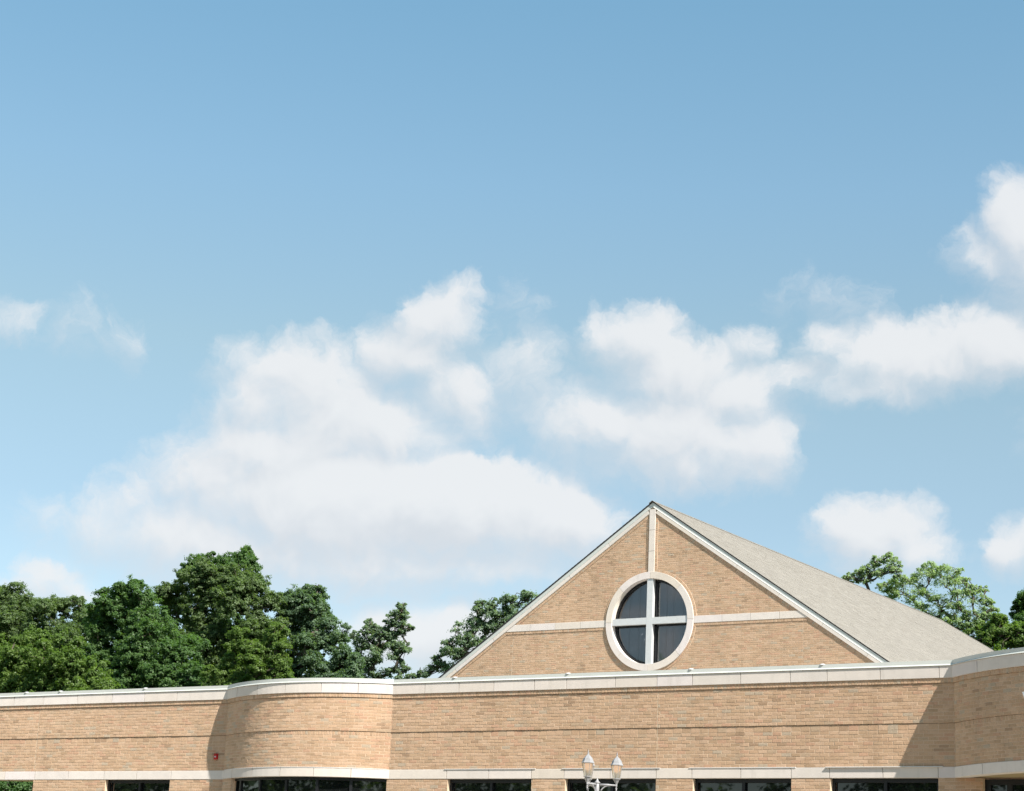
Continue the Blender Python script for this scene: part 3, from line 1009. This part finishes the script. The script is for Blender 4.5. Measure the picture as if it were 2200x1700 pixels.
# roof edge over the fascia: near-black strip, shingle edge shadow put into its colour
ed = MB()
for sgn in (1, -1):
    V = []
    for x in (APX, APX + sgn * (HW - .02)):
        for d, o in ((-.05, V_SH), (.050, V_SH), (.054, .006), (-.05, .006)): V.append((x, YG - d, rake_z(x, o)))
    for k in range(4):
        k2 = (k + 1) % 4
        q = (k, k2, 4 + k2, 4 + k)
        ed.poly(V, [q if sgn > 0 else q[::-1]])
ed.build('edge_strip', DARK, roof)
# ridge and hip caps
rc = MB()
y = YG - .1
while y < YR:
    r_ = rb()
    for sd_ in (1, -1):
        q = [(APX, y, APZ + .022), (APX, y + .2, APZ + .016), (APX + sd_ * .13, y + .2, APZ + .014 - .13 * SL), (APX + sd_ * .13, y, APZ + .02 - .13 * SL)]
        rc.quad(q[::-1] if sd_ > 0 else q, r_)
    y += .19
t_ = 0
while t_ < HW - .3:
    r_ = rb()
    for sd_ in (1, -1):
        f_ = lambda s, o: (APX + sd_ * (s + o), YR + s - o, APZ - s * SL + .02)
        q = [f_(t_, 0), f_(t_ + .15, 0), (APX + sd_ * (t_ + .27), YR + t_ + .15, APZ + .018 - (t_ + .27) * SL), (APX + sd_ * (t_ + .12), YR + t_, APZ + .018 - (t_ + .12) * SL)]
        rc.quad(q if sd_ < 0 else q[::-1], r_)
    t_ += .14
rc.build('ridge_cap', SHINGLE, roof)

# ------------------------------------------------------------------ alarm strobe
ax, azz = on_plane(463, 1625.5, YW - .04)
al = thing('fire_alarm', 'small red fire alarm strobe on the shaded brick beside the curved bay', 'alarm', (ax, YW, azz))
mb = MB()
mb.block(straight(YW), ax - .052, ax + .052, azz - .07, azz + .07, .002, .055, .012, 1)
o = mb.build('housing', REDP, al)
mb = MB(); mb.block(straight(YW), ax - .045, ax + .045, azz - .07 + .1, azz - .07 + .106, .06, .0625, .001, 1)
mb.block(straight(YW), ax - .045, ax + .045, azz + .045, azz + .05, .06, .0625, .001, 1); mb.build('sound_slot', REDP, al)
mb = MB(); mb.lathe((0, 0, 0), [(.017, 0), (.017, .012), (.011, .02), (.003, .023)], 10)
mb.v = [(ax + .012 + p[0], YW - .06 - p[2], azz - .008 + p[1]) for p in mb.v]
mb.f = [f_[::-1] for f_ in mb.f]
mb.build('strobe_lens', LENS, al)

# bit of wall fitting at the right edge of the picture, seen on the bay
pb = None
for i in range(600):
    u = -RR * AR + i * .01
    p = np.array(RBAY(u, H(4.35), .05)) - np.array([0, 0, EYE])
    e = abs(1100 + FPX * (p @ rt) / (p @ fw) - 2203.2)
    if pb is None or e < pb[0]: pb = (e, u)
ul = pb[1]
lp = RBAY(ul, 0, .05)
dline = ray(2198, 1498); tt = lp[1] / dline[1]
zf = dline[2] * tt + EYE
wf = thing('wall_fitting', 'small white fitting on the shaded curved brick, cut off by the right edge', 'wall fitting', (lp[0], lp[1], zf))
mb = MB(); V = [(ul - .03, zf + .09, .03), (ul + .34, zf + .09, .03), (ul + .34, zf - .09, .03), (ul + .06, zf - .09, .03)]
V += [(ul - .03, zf + .09, .10), (ul + .34, zf + .09, .10), (ul + .34, zf - .09, .13), (ul + .06, zf - .09, .13)]
mb.poly([RBAY(*p) for p in V], [(0, 1, 2, 3), (7, 6, 5, 4), (0, 4, 5, 1), (1, 5, 6, 2), (2, 6, 7, 3), (3, 7, 4, 0)])
mb.build('housing', HOOD, wf)
mb = MB(); mb.block(RBAY, ul + .1, ul + .2, zf - .05, zf + .05, .01, .031, 0, 1); mb.build('wall_plate', HOOD, wf)

# ------------------------------------------------------------------ lamp post
YL = 22.0
lx, lz = on_plane(1283, 1686, YL)
lamp = thing('lamp_post', 'white lamp post with glass lanterns on scrolled arms, standing before the brick wall', 'lamp post', (lx, YL, 0))
# the arm lies square to the path from the camera
dirv = Vector((lx, YL, 0)).normalized()
side = Vector((dirv.y, -dirv.x, 0))
LC = Vector((lx, YL, lz))
pxm = math.hypot(lx, YL) / FPX
half = 40.3 * pxm
mb = MB()
mb.lathe((lx, YL, 0), [(.16, 0), (.16, .05), (.13, .08), (.12, .35), (.085, .42), (.05, .5), (.03, 1.2), (.026, lz - .35), (.032, lz - .34), (.032, lz - .30), (.021, lz - .28), (.021, lz - .16),
          (.025, lz - .15), (.028, lz - .13), (.028, lz + .012), (.024, lz + .016), (.040, lz + .022), (.039, lz + .028), (.022, lz + .04), (.013, lz + .06), (.005, lz + .075), (.001, lz + .095)], 14)
mb.build('pole', LPAINT, lamp, True)
for turn in (-1, 119, 239):
    s = 1
    side = Matrix.Rotation(R(turn), 3, 'Z') @ Vector((dirv.y, -dirv.x, 0))
    a = MB()
    e = LC + side * s * half
    a.tube([LC + side * s * .03, LC + side * s * (half * .6), LC + side * s * (half * .65), e], [.015, .015, .0105, .0105], 8)
    pts_, n_ = [], 10
    for i in range(n_ + 1):
        q = i / n_ * math.pi / 2
        pts_.append(LC + side * s * (.04 + (half * .62 - .04) * (1 - math.cos(q))) + Vector((0, 0, -.12 + .11 * math.sin(q))))
    a.tube(pts_, [.0085] * (n_ + 1), 6)
    a.build('arm', LPAINT, lamp, True)
    # lantern: base finial, cup, cage ribs, glass, roof, finial
    b0 = e
    k = pxm * 1.0
    L_ = MB()
    L_.lathe(b0, [(.001, -14.5 * k), (1.0 * k, -12 * k), (1.7 * k, -9.5 * k), (1.0 * k, -8.0 * k), (2.3 * k, -7.2 * k), (2.3 * k, -6 * k), (1.0 * k, -5.4 * k), (1.0 * k, -3 * k), (2.0 * k, -2.4 * k), (2.0 * k, 2.2 * k), (2.2 * k, 3 * k), (6.8 * k, 12.3 * k), (8.6 * k, 12.6 * k), (8.8 * k, 13.8 * k), (7.8 * k, 14.2 * k)], 8, R(22))
    lan = L_.build('lantern', LPAINT, lamp)
    g = MB()
    zg0, zg1 = 14.0 * k, 41.5 * k
    g.lathe(b0, [(7.4 * k, zg0), (11.6 * k, zg1)], 6, R(20), cap=False)
    g.build('glass', LGLASS, lan)
    c_ = MB()
    for q in range(6):
        aa = R(20) + q * math.pi / 3
        p0 = b0 + Vector((7.5 * k * math.cos(aa), 7.5 * k * math.sin(aa), zg0)); p1 = b0 + Vector((11.9 * k * math.cos(aa), 11.9 * k * math.sin(aa), zg1))
        c_.tube([p0, p1], [.42 * k, .5 * k], 5)
    c_.build('cage', LPAINT, lan)
    r_ = MB()
    r_.lathe(b0, [(11.8 * k, 41 * k), (13.6 * k, 41.2 * k), (13.7 * k, 42.6 * k), (11.6 * k, 45.5 * k), (9.6 * k, 51 * k), (6.0 * k, 55.5 * k), (2.6 * k, 58.5 * k), (1.2 * k, 61.5 * k), (1.9 * k, 63 * k), (1.0 * k, 64.3 * k), (1.0 * k, 65.2 * k), (.5 * k, 68.5 * k), (.05 * k, 70 * k)], 6, R(20))
    r_.build('lantern_roof', LPAINT, lan)
    u_ = MB()
    u_.lathe(b0, [(1.5 * k, 26 * k), (5.2 * k, 28 * k), (7.2 * k, 32 * k), (8.0 * k, 37 * k), (7.6 * k, 40.5 * k)], 10)
    u_.build('bulb', BULB, lan, True)

# ------------------------------------------------------------------ trees
LEAF = {
    'olive': make_leaf('olive_leaf', [(0, (0.088, 0.134, 0.053)), (0.5, (0.13, 0.188, 0.077)), (1, (0.179, 0.243, 0.108))], .56),
    'maple': make_leaf('maple_leaf', [(0, (0.069, 0.135, 0.044)), (0.5, (0.103, 0.184, 0.061)), (1, (0.15, 0.239, 0.09))], .56),
    'bright': make_leaf('bright_leaf', [(0, (0.091, 0.154, 0.035)), (0.5, (0.132, 0.205, 0.052)), (1, (0.184, 0.259, 0.074))], .56),
    'deep': make_leaf('deep_leaf', [(0, (0.09, 0.146, 0.083)), (0.5, (0.132, 0.204, 0.114)), (1, (0.183, 0.261, 0.155))], .56),
    'locust': make_leaf('locust_leaf', [(0, (0.254, 0.342, 0.185)), (0.5, (0.34, 0.43, 0.255)), (1, (0.423, 0.515, 0.355))], .56),
    'grey': make_leaf('grey_green_leaf', [(0, (0.144, 0.214, 0.137)), (0.5, (0.208, 0.285, 0.185)), (1, (0.273, 0.356, 0.244))], .56),
}

def leaf_mesh(S, rho, Nrm, per, size, flat=.75, shape=.55, droop=0.0, loose=1.0):
    """leaves scattered through small clusters S; returns vertex and colour arrays"""
    n = len(S)
    idx = np.repeat(np.arange(n), per)
    m = len(idx)
    d = rng.normal(size=(m, 3)); d /= np.linalg.norm(d, axis=1)[:, None]
    rad = rng.random(m) ** (.45 * loose) * np.where(rng.random(m) < .12 * loose, 1.45, 1.0)
    off = d * rad[:, None] * rho[idx][:, None]
    off[:, 2] *= flat
    off[:, 2] -= droop * rad * rho[idx]
    pos = S[idx] + off
    nr = d * .55 + Nrm[idx] * .55 + np.array([0, 0, .45]) + rng.normal(size=(m, 3)) * .42
    nr /= np.linalg.norm(nr, axis=1)[:, None]
    t = np.cross(nr, rng.normal(size=(m, 3))); t /= np.linalg.norm(t, axis=1)[:, None]
    b = np.cross(nr, t)
    s = size * (.65 + .7 * rng.random(m))[:, None]
    curl = nr * s * .18
    V = np.stack([pos - t * s * .5 - curl, pos + b * s * shape * .5, pos + t * s * .5 - curl, pos - b * s * shape * .5], 1)
    tone = np.clip(rng.normal(.5, .22, n)[idx] + rng.normal(0, .16, m), 0, 1)
    return V.reshape(-1, 3), tone

def leaves_object(name, V, tone, material, parent):
    nq = len(V) // 4
    me = bpy.data.meshes.new(name)
    me.vertices.add(len(V)); me.vertices.foreach_set('co', V.astype(np.float32).ravel())
    me.loops.add(nq * 4); me.loops.foreach_set('vertex_index', np.arange(nq * 4, dtype=np.int32))
    me.polygons.add(nq)
    me.polygons.foreach_set('loop_start', np.arange(0, nq * 4, 4, dtype=np.int32))
    me.polygons.foreach_set('loop_total', np.full(nq, 4, dtype=np.int32))
    at = me.attributes.new('rnd', 'FLOAT', 'FACE'); at.data.foreach_set('value', tone.astype(np.float32))
    me.materials.append(material)
    me.update(calc_edges=True)
    me.validate()
    o = bpy.data.objects.new(name, me)
    COL.objects.link(o)
    if parent is not None:
        o.parent = parent
        o.matrix_parent_inverse = Matrix.Translation(parent.location).inverted()
    return o

def tree(label, Y, clumps, kind, leaf=.16, cl=.42, per=64, fill=1.0, name='broadleaf_tree', group='trees behind the church', base_px=None, shape=.6, droop=0.0, skirt=True, holes=0.0, floor=None, stems=.6, loose=1.0, sats=0):
    """clumps: (photo x, photo y, radius in photo px, depth shift); each becomes a ball of leaf clusters at its real distance"""
    C, Rr = [], []
    clumps = list(clumps)
    if floor:
        x_ = floor[0]
        while x_ <= floor[1]:
            clumps += [(x_, 1478 + random.uniform(-8, 8), 34), (x_ + 18, 1520, 40)]
            x_ += 36
    for c in clumps:
        px, py, rp = c[:3]
        dy = c[3] if len(c) > 3 else random.uniform(-.7, .7) * rp * .02
        x, z = on_plane(px, py, Y + dy)
        dist = math.sqrt(x * x + (Y + dy) ** 2)
        C.append((x, Y + dy, z)); Rr.append(rp * dist / FPX)
    C = np.array(C); Rr = np.array(Rr)
    cx, cy = C[:, 0].mean(), C[:, 1].mean()
    if base_px is not None: cx = on_plane(base_px, 1450, Y)[0]
    root = thing(name, label, 'tree', (cx, cy, 0), group)
    if skirt:                                            # lower crown, mostly hidden behind the church
        zmin = C[:, 2].min(); wd = max(2.0, (C[:, 0].max() - C[:, 0].min()) * .5)
        ex_ = []
        zz_ = zmin - 1.6
        while zz_ > 3.2:
            for k_ in range(3):
                ex_.append((cx + random.uniform(-.8, .8) * wd, cy + random.uniform(-1.5, 1.5), zz_ + random.uniform(-.6, .6)))
            zz_ -= 2.0
        if ex_:
            C = np.vstack([C, np.array(ex_)]); Rr = np.concatenate([Rr, np.full(len(ex_), 1.5)])
    main = len(clumps)
    nbase = 10 ** 9 if not sats else main
    if sats:                                             # small outlying sprays round each mass
        sc_, sr_ = [], []
        for i in range(main):
            for _ in range(sats):
                d = rng.normal(size=3); d[2] = abs(d[2]) * .8 - .1; d /= np.linalg.norm(d)
                sc_.append(C[i] + d * Rr[i] * random.uniform(.9, 1.5)); sr_.append(Rr[i] * random.uniform(.3, .55))
        C = np.vstack([C[:main], np.array(sc_), C[main:]]); Rr = np.concatenate([Rr[:main], np.array(sr_), Rr[main:]])
        main += len(sc_)
    if holes < .1:                                       # knit neighbouring masses together
        add_c, add_r = [], []
        for i in range(main):
            for j in range(i):
                dd = np.linalg.norm(C[i] - C[j])
                if .9 * max(Rr[i], Rr[j]) < dd < 1.9 * (Rr[i] + Rr[j]) * .6:
                    add_c.append((C[i] + C[j]) / 2 + rng.normal(size=3) * .1); add_r.append(min(Rr[i], Rr[j]) * .7)
        if add_c:
            keep_ = rng.permutation(len(add_c))[:main]
            C = np.vstack([C[:main], np.array(add_c)[keep_], C[main:]]); Rr = np.concatenate([Rr[:main], np.array(add_r)[keep_], Rr[main:]])
            main += len(keep_)
    S, rho, Nn = [], [], []
    for i, (c, r) in enumerate(zip(C, Rr)):
        dens = fill * (1.0 if i < main else .22)
        rc_ = min(cl, r * .6)
        n = max(3 if sats and i >= nbase else 7, int(dens * 4.4 * (r / rc_) ** 2))
        d = rng.normal(size=(n, 3)); d[:, 2] = np.where(d[:, 2] < -.4, -d[:, 2], d[:, 2])
        d /= np.linalg.norm(d, axis=1)[:, None]
        q = r * (.30 + .72 * rng.random(n) ** .6)
        q *= np.where(rng.random(n) < .14, 1.28, 1.0)
        p = c + d * q[:, None]
        p[:, 2] -= .0
        if holes:
            kp = rng.random(n) > holes
            p, d = p[kp], d[kp]
        S.append(p); Nn.append(d); rho.append(rc_ * (.6 + .6 * rng.random(len(p))))
    S = np.vstack(S); Nn = np.vstack(Nn); rho = np.concatenate(rho)
    V, tone = leaf_mesh(S, rho, Nn, per, leaf, shape=shape, droop=droop, loose=loose)
    leaves_object('crown', V, tone, LEAF[kind], root)
    # trunk with limbs that reach every mass of the crown and twigs into some clusters
    tb = MB()
    ztop_ = C[:main, 2].max()
    fork = max(2.0, C[:, 2].min() * .6)
    tr_ = .16 + .012 * ztop_
    tb.tube([(cx, cy, -.2), (cx + .05, cy, fork * .5), (cx + random.uniform(-.2, .2), cy, fork), (cx + random.uniform(-.4, .4), cy, fork + (ztop_ - fork) * .55)], [tr_ * 1.25, tr_ * .95, tr_ * .8, tr_ * .3], 9)
    # limbs: every crown mass hangs on the nearest mass that is already joined to the trunk
    par = {}
    todo = list(range(len(C)))
    nodes = [np.array([cx, cy, fork]), np.array([cx, cy, fork + (C[:, 2].min() - fork) * .7 + .5])]
    ids = [-2, -1]
    while todo:
        best_ = None
        T = C[todo]
        for k_, nd_ in zip(ids, nodes):
            dv = T - nd_
            cost = np.linalg.norm(dv, axis=1) + np.where(dv[:, 2] < .2, 1.2 - dv[:, 2], 0)
            q_ = int(np.argmin(cost))
            if best_ is None or cost[q_] < best_[0]: best_ = (cost[q_], todo[q_], k_)
        par[best_[1]] = best_[2]
        todo.remove(best_[1]); ids.append(best_[1]); nodes.append(C[best_[1]])
    load = {i: 1 for i in range(len(C))}
    for i in reversed(ids[2:]):
        if par[i] >= 0: load[par[i]] += load[i]
    for i in range(len(C)):
        p0 = Vector(nodes[ids.index(par[i])]); c = Vector(C[i])
        ra = (.022 * math.sqrt(load[i]) + .012) * stems * 1.6
        mid = p0.lerp(c, .5) + Vector((random.uniform(-.2, .2), random.uniform(-.2, .2), random.uniform(-.05, .3)))
        tb.tube([p0, mid, c], [ra * 1.25, ra, ra * .75], 6, cap=False)
    for j in rng.choice(len(S), min(len(S), 220), replace=False):
        p = S[j]; i = int(np.argmin(np.linalg.norm(C - p, axis=1)))
        tb.tube([C[i], (C[i] + p) / 2 + rng.normal(size=3) * .08, p], [.02, .014, .007], 4, cap=False)
    tb.build('trunk', BARK, root, True)
    return root

# left-hand group
tree('olive-brown broad tree at the far left edge, paler and duller than its neighbours', 88,
     [(-40, 1300, 50), (12, 1300, 36), (38, 1302, 34), (75, 1322, 36), (115, 1318, 38), (152, 1312, 34), (182, 1335, 30), (20, 1360, 60), (100, 1375, 60), (165, 1385, 50), (210, 1370, 30), (-20, 1420, 70), (60, 1440, 60), (-90, 1380, 70), (140, 1440, 60)],
     'olive', .115, .21, 42, fill=.9, holes=.06, sats=2, loose=1.3, floor=(-60, 200))
tree('leafy green tree low at the left edge, in front of the duller olive one', 70,
     [(75, 1385, 36), (50, 1430, 46), (112, 1430, 40), (150, 1425, 34), (15, 1430, 36), (-30, 1430, 50), (180, 1445, 34), (90, 1480, 50), (30, 1490, 50), (160, 1490, 46), (220, 1490, 34), (-50, 1490, 50), (-10, 1390, 26)],
     'bright', .105, .19, 42, fill=1.0, sats=2, loose=1.3, floor=(-40, 240))
tree('rich green maple with a rounded peak, third crown from the left', 77,
     [(292, 1272, 27), (250, 1278, 22), (312, 1300, 30), (262, 1312, 40), (225, 1318, 30), (205, 1335, 26), (300, 1350, 50), (235, 1372, 50), (345, 1385, 48), (300, 1415, 56), (205, 1415, 44), (390, 1420, 40), (255, 1455, 50), (345, 1455, 50), (415, 1455, 30), (190, 1460, 40)],
     'maple', .115, .20, 44, sats=2, loose=1.3, floor=(190, 430))
tree('tallest olive-green tree behind the maple, broad domed crown left of the curved bay', 84,
     [(415, 1262, 44), (378, 1275, 28), (460, 1252, 38), (505, 1258, 44), (545, 1268, 36), (580, 1300, 34), (350, 1300, 30), (440, 1310, 55), (520, 1320, 56), (385, 1335, 46), (455, 1385, 56), (530, 1390, 60), (590, 1365, 40), (405, 1400, 40), (470, 1450, 60), (560, 1450, 56)],
     'olive', .115, .21, 42, sats=2, loose=1.3, floor=(350, 600))
tree('dark green treetops poking out above the broad olive crown', 96,
     [(420, 1212, 20), (437, 1208, 15), (402, 1226, 14), (468, 1212, 17), (460, 1230, 16), (500, 1215, 24), (525, 1205, 24), (542, 1225, 20), (490, 1240, 26), (430, 1240, 28), (540, 1260, 30), (460, 1290, 60)],
     'maple', .12, .20, 42, sats=2, loose=1.3)
tree('olive-green tree sloping down to the right, beside the tallest crown', 86,
     [(640, 1285, 27), (668, 1290, 26), (662, 1312, 28), (688, 1335, 26), (640, 1320, 28), (668, 1360, 30), (690, 1272, 9), (682, 1268, 7), (615, 1305, 30), (690, 1315, 24), (650, 1335, 42), (705, 1350, 28), (620, 1380, 46), (690, 1395, 44), (728, 1378, 24), (740, 1412, 26), (650, 1440, 50), (720, 1450, 36), (600, 1430, 40), (765, 1430, 22)],
     'deep', .115, .21, 42, holes=.04, sats=2, loose=1.3, floor=(570, 760))
tree('small vivid green tree in front of the darker crowns, just over the curved bay', 72,
     [(598, 1355, 17), (588, 1375, 20), (605, 1395, 18), (570, 1400, 24), (600, 1425, 22), (510, 1370, 22), (525, 1395, 26), (545, 1430, 30), (505, 1425, 30), (585, 1455, 26), (520, 1465, 34), (480, 1455, 26), (605, 1470, 20)],
     'bright', .09, .16, 42, sats=2, loose=1.2, floor=(480, 610))
tree('airy thin-crowned tree with sky showing through, between the dark crowns and the gable', 90,
     [(862, 1310, 12), (848, 1325, 13), (872, 1325, 9), (838, 1340, 12), (860, 1345, 14), (880, 1352, 8), (800, 1352, 14), (790, 1372, 16), (825, 1360, 16), (765, 1372, 12), (842, 1370, 16), (865, 1362, 8), (775, 1395, 18), (815, 1395, 20), (850, 1390, 18), (870, 1400, 12), (840, 1415, 14), (870, 1440, 12), (885, 1455, 9), (800, 1425, 24), (760, 1430, 22), (830, 1450, 20), (862, 1462, 14), (790, 1460, 26)],
     'grey', .09, .26, 28, fill=1.0, holes=.08, skirt=False, base_px=820, stems=.35, loose=2.2, sats=5)
tree('dark tree half hidden behind the left slope of the gable', 90,
     [(1030, 1300, 11), (1024, 1318, 15), (1055, 1305, 14), (1050, 1325, 18), (1092, 1290, 14), (1110, 1300, 20), (1140, 1290, 18), (1128, 1284, 12), (1080, 1325, 22), (1010, 1345, 20), (1040, 1355, 26), (1000, 1375, 20), (970, 1385, 16), (1025, 1390, 26), (960, 1405, 14), (985, 1415, 22), (940, 1425, 12), (925, 1440, 13), (960, 1445, 20), (910, 1455, 10), (1090, 1350, 30), (900, 1450, 6), (1150, 1320, 30)],
     'grey', .092, .26, 28, fill=1.0, holes=.08, skirt=False, base_px=1040, stems=.4, loose=1.7, sats=3)
# right-hand group
tree('wispy light green locust branch tops on the left, rising over the shingle roof', 106,
     [(1900, 1205, 14), (1880, 1208, 12), (1918, 1215, 14), (1925, 1228, 10), (1878, 1222, 12), (1855, 1225, 9), (1905, 1232, 16), (1865, 1235, 14), (1845, 1242, 12), (1825, 1242, 9), (1885, 1240, 14), (1830, 1252, 9), (1815, 1246, 6), (1860, 1250, 10), (1928, 1240, 6)],
     'locust', .12, .36, 22, fill=.8, holes=.1, stems=.3, loose=1.9, sats=5, shape=.36, droop=.25, skirt=False, base_px=1868, name='locust_tree')
tree('broad light green locust with layered feathery boughs behind the shingle roof', 108,
     [(2005, 1222, 15), (1985, 1232, 16), (2020, 1228, 15), (2045, 1240, 18), (2060, 1255, 16), (1965, 1250, 18), (1995, 1255, 26), (2030, 1262, 26), (1940, 1262, 20), (1915, 1268, 20), (2068, 1280, 20), (2090, 1275, 14), (2112, 1270, 8), (2000, 1290, 28), (1955, 1285, 28), (2040, 1300, 28), (2090, 1300, 22), (2120, 1302, 14), (2138, 1312, 8), (1980, 1310, 26), (2015, 1325, 26), (2060, 1330, 26), (2100, 1325, 20), (2050, 1350, 20), (2080, 1360, 24), (1900, 1270, 14), (2030, 1340, 20), (2110, 1350, 18), (2080, 1335, 18), (2095, 1350, 18), (2125, 1330, 14), (1935, 1290, 20), (1975, 1335, 22)],
     'locust', .12, .40, 20, fill=.95, holes=.1, stems=.3, loose=1.9, sats=5, shape=.36, droop=.25, base_px=2060, name='locust_tree', skirt=False)
tree('rounder mid-green tree low behind the right parapet, in front of the locust', 100,
     [(2125, 1350, 20), (2150, 1340, 18), (2145, 1362, 28), (2110, 1375, 22), (2175, 1355, 24), (2130, 1390, 28), (2170, 1390, 30), (2200, 1370, 26), (2100, 1395, 18), (2215, 1400, 30), (2240, 1380, 30)],
     'bright', .115, .22, 40, holes=.06, sats=2, loose=1.3)
tree('dark green tree cut off by the right edge, above the parapet', 112,
     [(2192, 1300, 14), (2180, 1308, 8), (2200, 1285, 12), (2210, 1320, 22), (2190, 1330, 16), (2180, 1322, 8), (2230, 1290, 34), (2240, 1340, 40), (2205, 1350, 26), (2270, 1310, 50)],
     'maple', .12, .22, 40, sats=2, loose=1.3)
tree('low green shrubby tree seen through the porch opening under the left lintel', 60,
     [(10, 1700, 34), (50, 1705, 34), (-30, 1700, 40), (90, 1720, 40), (-80, 1720, 50), (20, 1745, 50), (70, 1755, 50), (-40, 1760, 60), (60, 1690, 14), (30, 1688, 12)],
     'maple', .11, .26, 44, skirt=False)

# far wood across the car park, mirrored in the window glass
S, rho, Nn = [], [], []
for k in range(130):
    ang = R(168 + 150 * k / 129)                         # an arc of trees behind the camera
    rad = random.uniform(74, 96)
    bx_, by_ = -12 + rad * math.cos(ang), 12 + rad * math.sin(ang) * .8
    if R(234) < ang < R(236): continue
    hh = random.uniform(20, 26) if ang < R(231) or ang > R(240) else random.uniform(9, 14)
    for q in range(6):
        c = np.array([bx_ + random.uniform(-1.8, 1.8), by_ + random.uniform(-1.8, 1.8), hh * (.12 + .15 * q)])
        d = rng.normal(size=(20, 3)); d /= np.linalg.norm(d, axis=1)[:, None]
        S.append(c + d * 2.3 * rng.random((20, 1)) ** .4); Nn.append(d); rho.append(np.full(20, 1.0))
V, tone = leaf_mesh(np.vstack(S), np.concatenate(rho), np.vstack(Nn), 14, .6)
wood = leaves_object('woodland', V, tone, LEAF['deep'], None)
structure(wood, 'stuff')

# ------------------------------------------------------------------ ground
def ground_mat(name, c1, c2, scale, bump):
    m, t = mat(name)
    pos = t.n('ShaderNodeNewGeometry').outputs['Position']
    a = t.noise(pos, scale, 8, .65); b = t.noise(pos, .08, 4, .6)
    c = t.mix(a.outputs[0], c1, c2)
    k = t.rng(b.outputs[0], .3, .7, .85, 1.1)
    cc = t.vmath('SCALE', c); t.l(k, cc.node.inputs['Scale'])
    return finish(m, t, cc, .95, .15, bump=a.outputs[0], dist=bump)
GRASS = ground_mat('mown_grass', (.045, .085, .018), (.09, .13, .035), 9, .03)
ASPH = ground_mat('worn_asphalt', (.11, .105, .10), (.16, .15, .14), 40, .004)
CONC = ground_mat('pale_concrete', (.46, .40, .32), (.56, .49, .40), 12, .003)
mb = MB(); mb.quad([(-1500, -1500, -.004), (1500, -1500, -.004), (1500, 1500, -.004), (-1500, 1500, -.004)])
structure(mb.build('ground', GRASS))
mb = MB(); mb.quad([(-90, -28, 0), (60, -28, 0), (60, 17, 0), (-90, 17, 0)])
structure(mb.build('parking_lot', ASPH))
mb = MB(); mb.box((-15, 17.08, .06), (150, .16, .15)); structure(mb.build('kerb', CONC))
mb = MB(); mb.quad([(-70, 17.2, .004), (25, 17.2, .004), (25, 34.5, .004), (-70, 34.5, .004)])  # unseen concrete, widened to bounce warm light onto the front wall
structure(mb.build('bounce_paving', CONC))
ln = MB()
PAINT = simple('white_line_paint', (.75, .75, .72), .7, .2)
for i in range(40):
    x = -70 + i * 2.75
    ln.quad([(x, 11.5, .004), (x + .1, 11.5, .004), (x + .1, 16.8, .004), (x, 16.8, .004)])
structure(ln.build('parking_lines', PAINT))
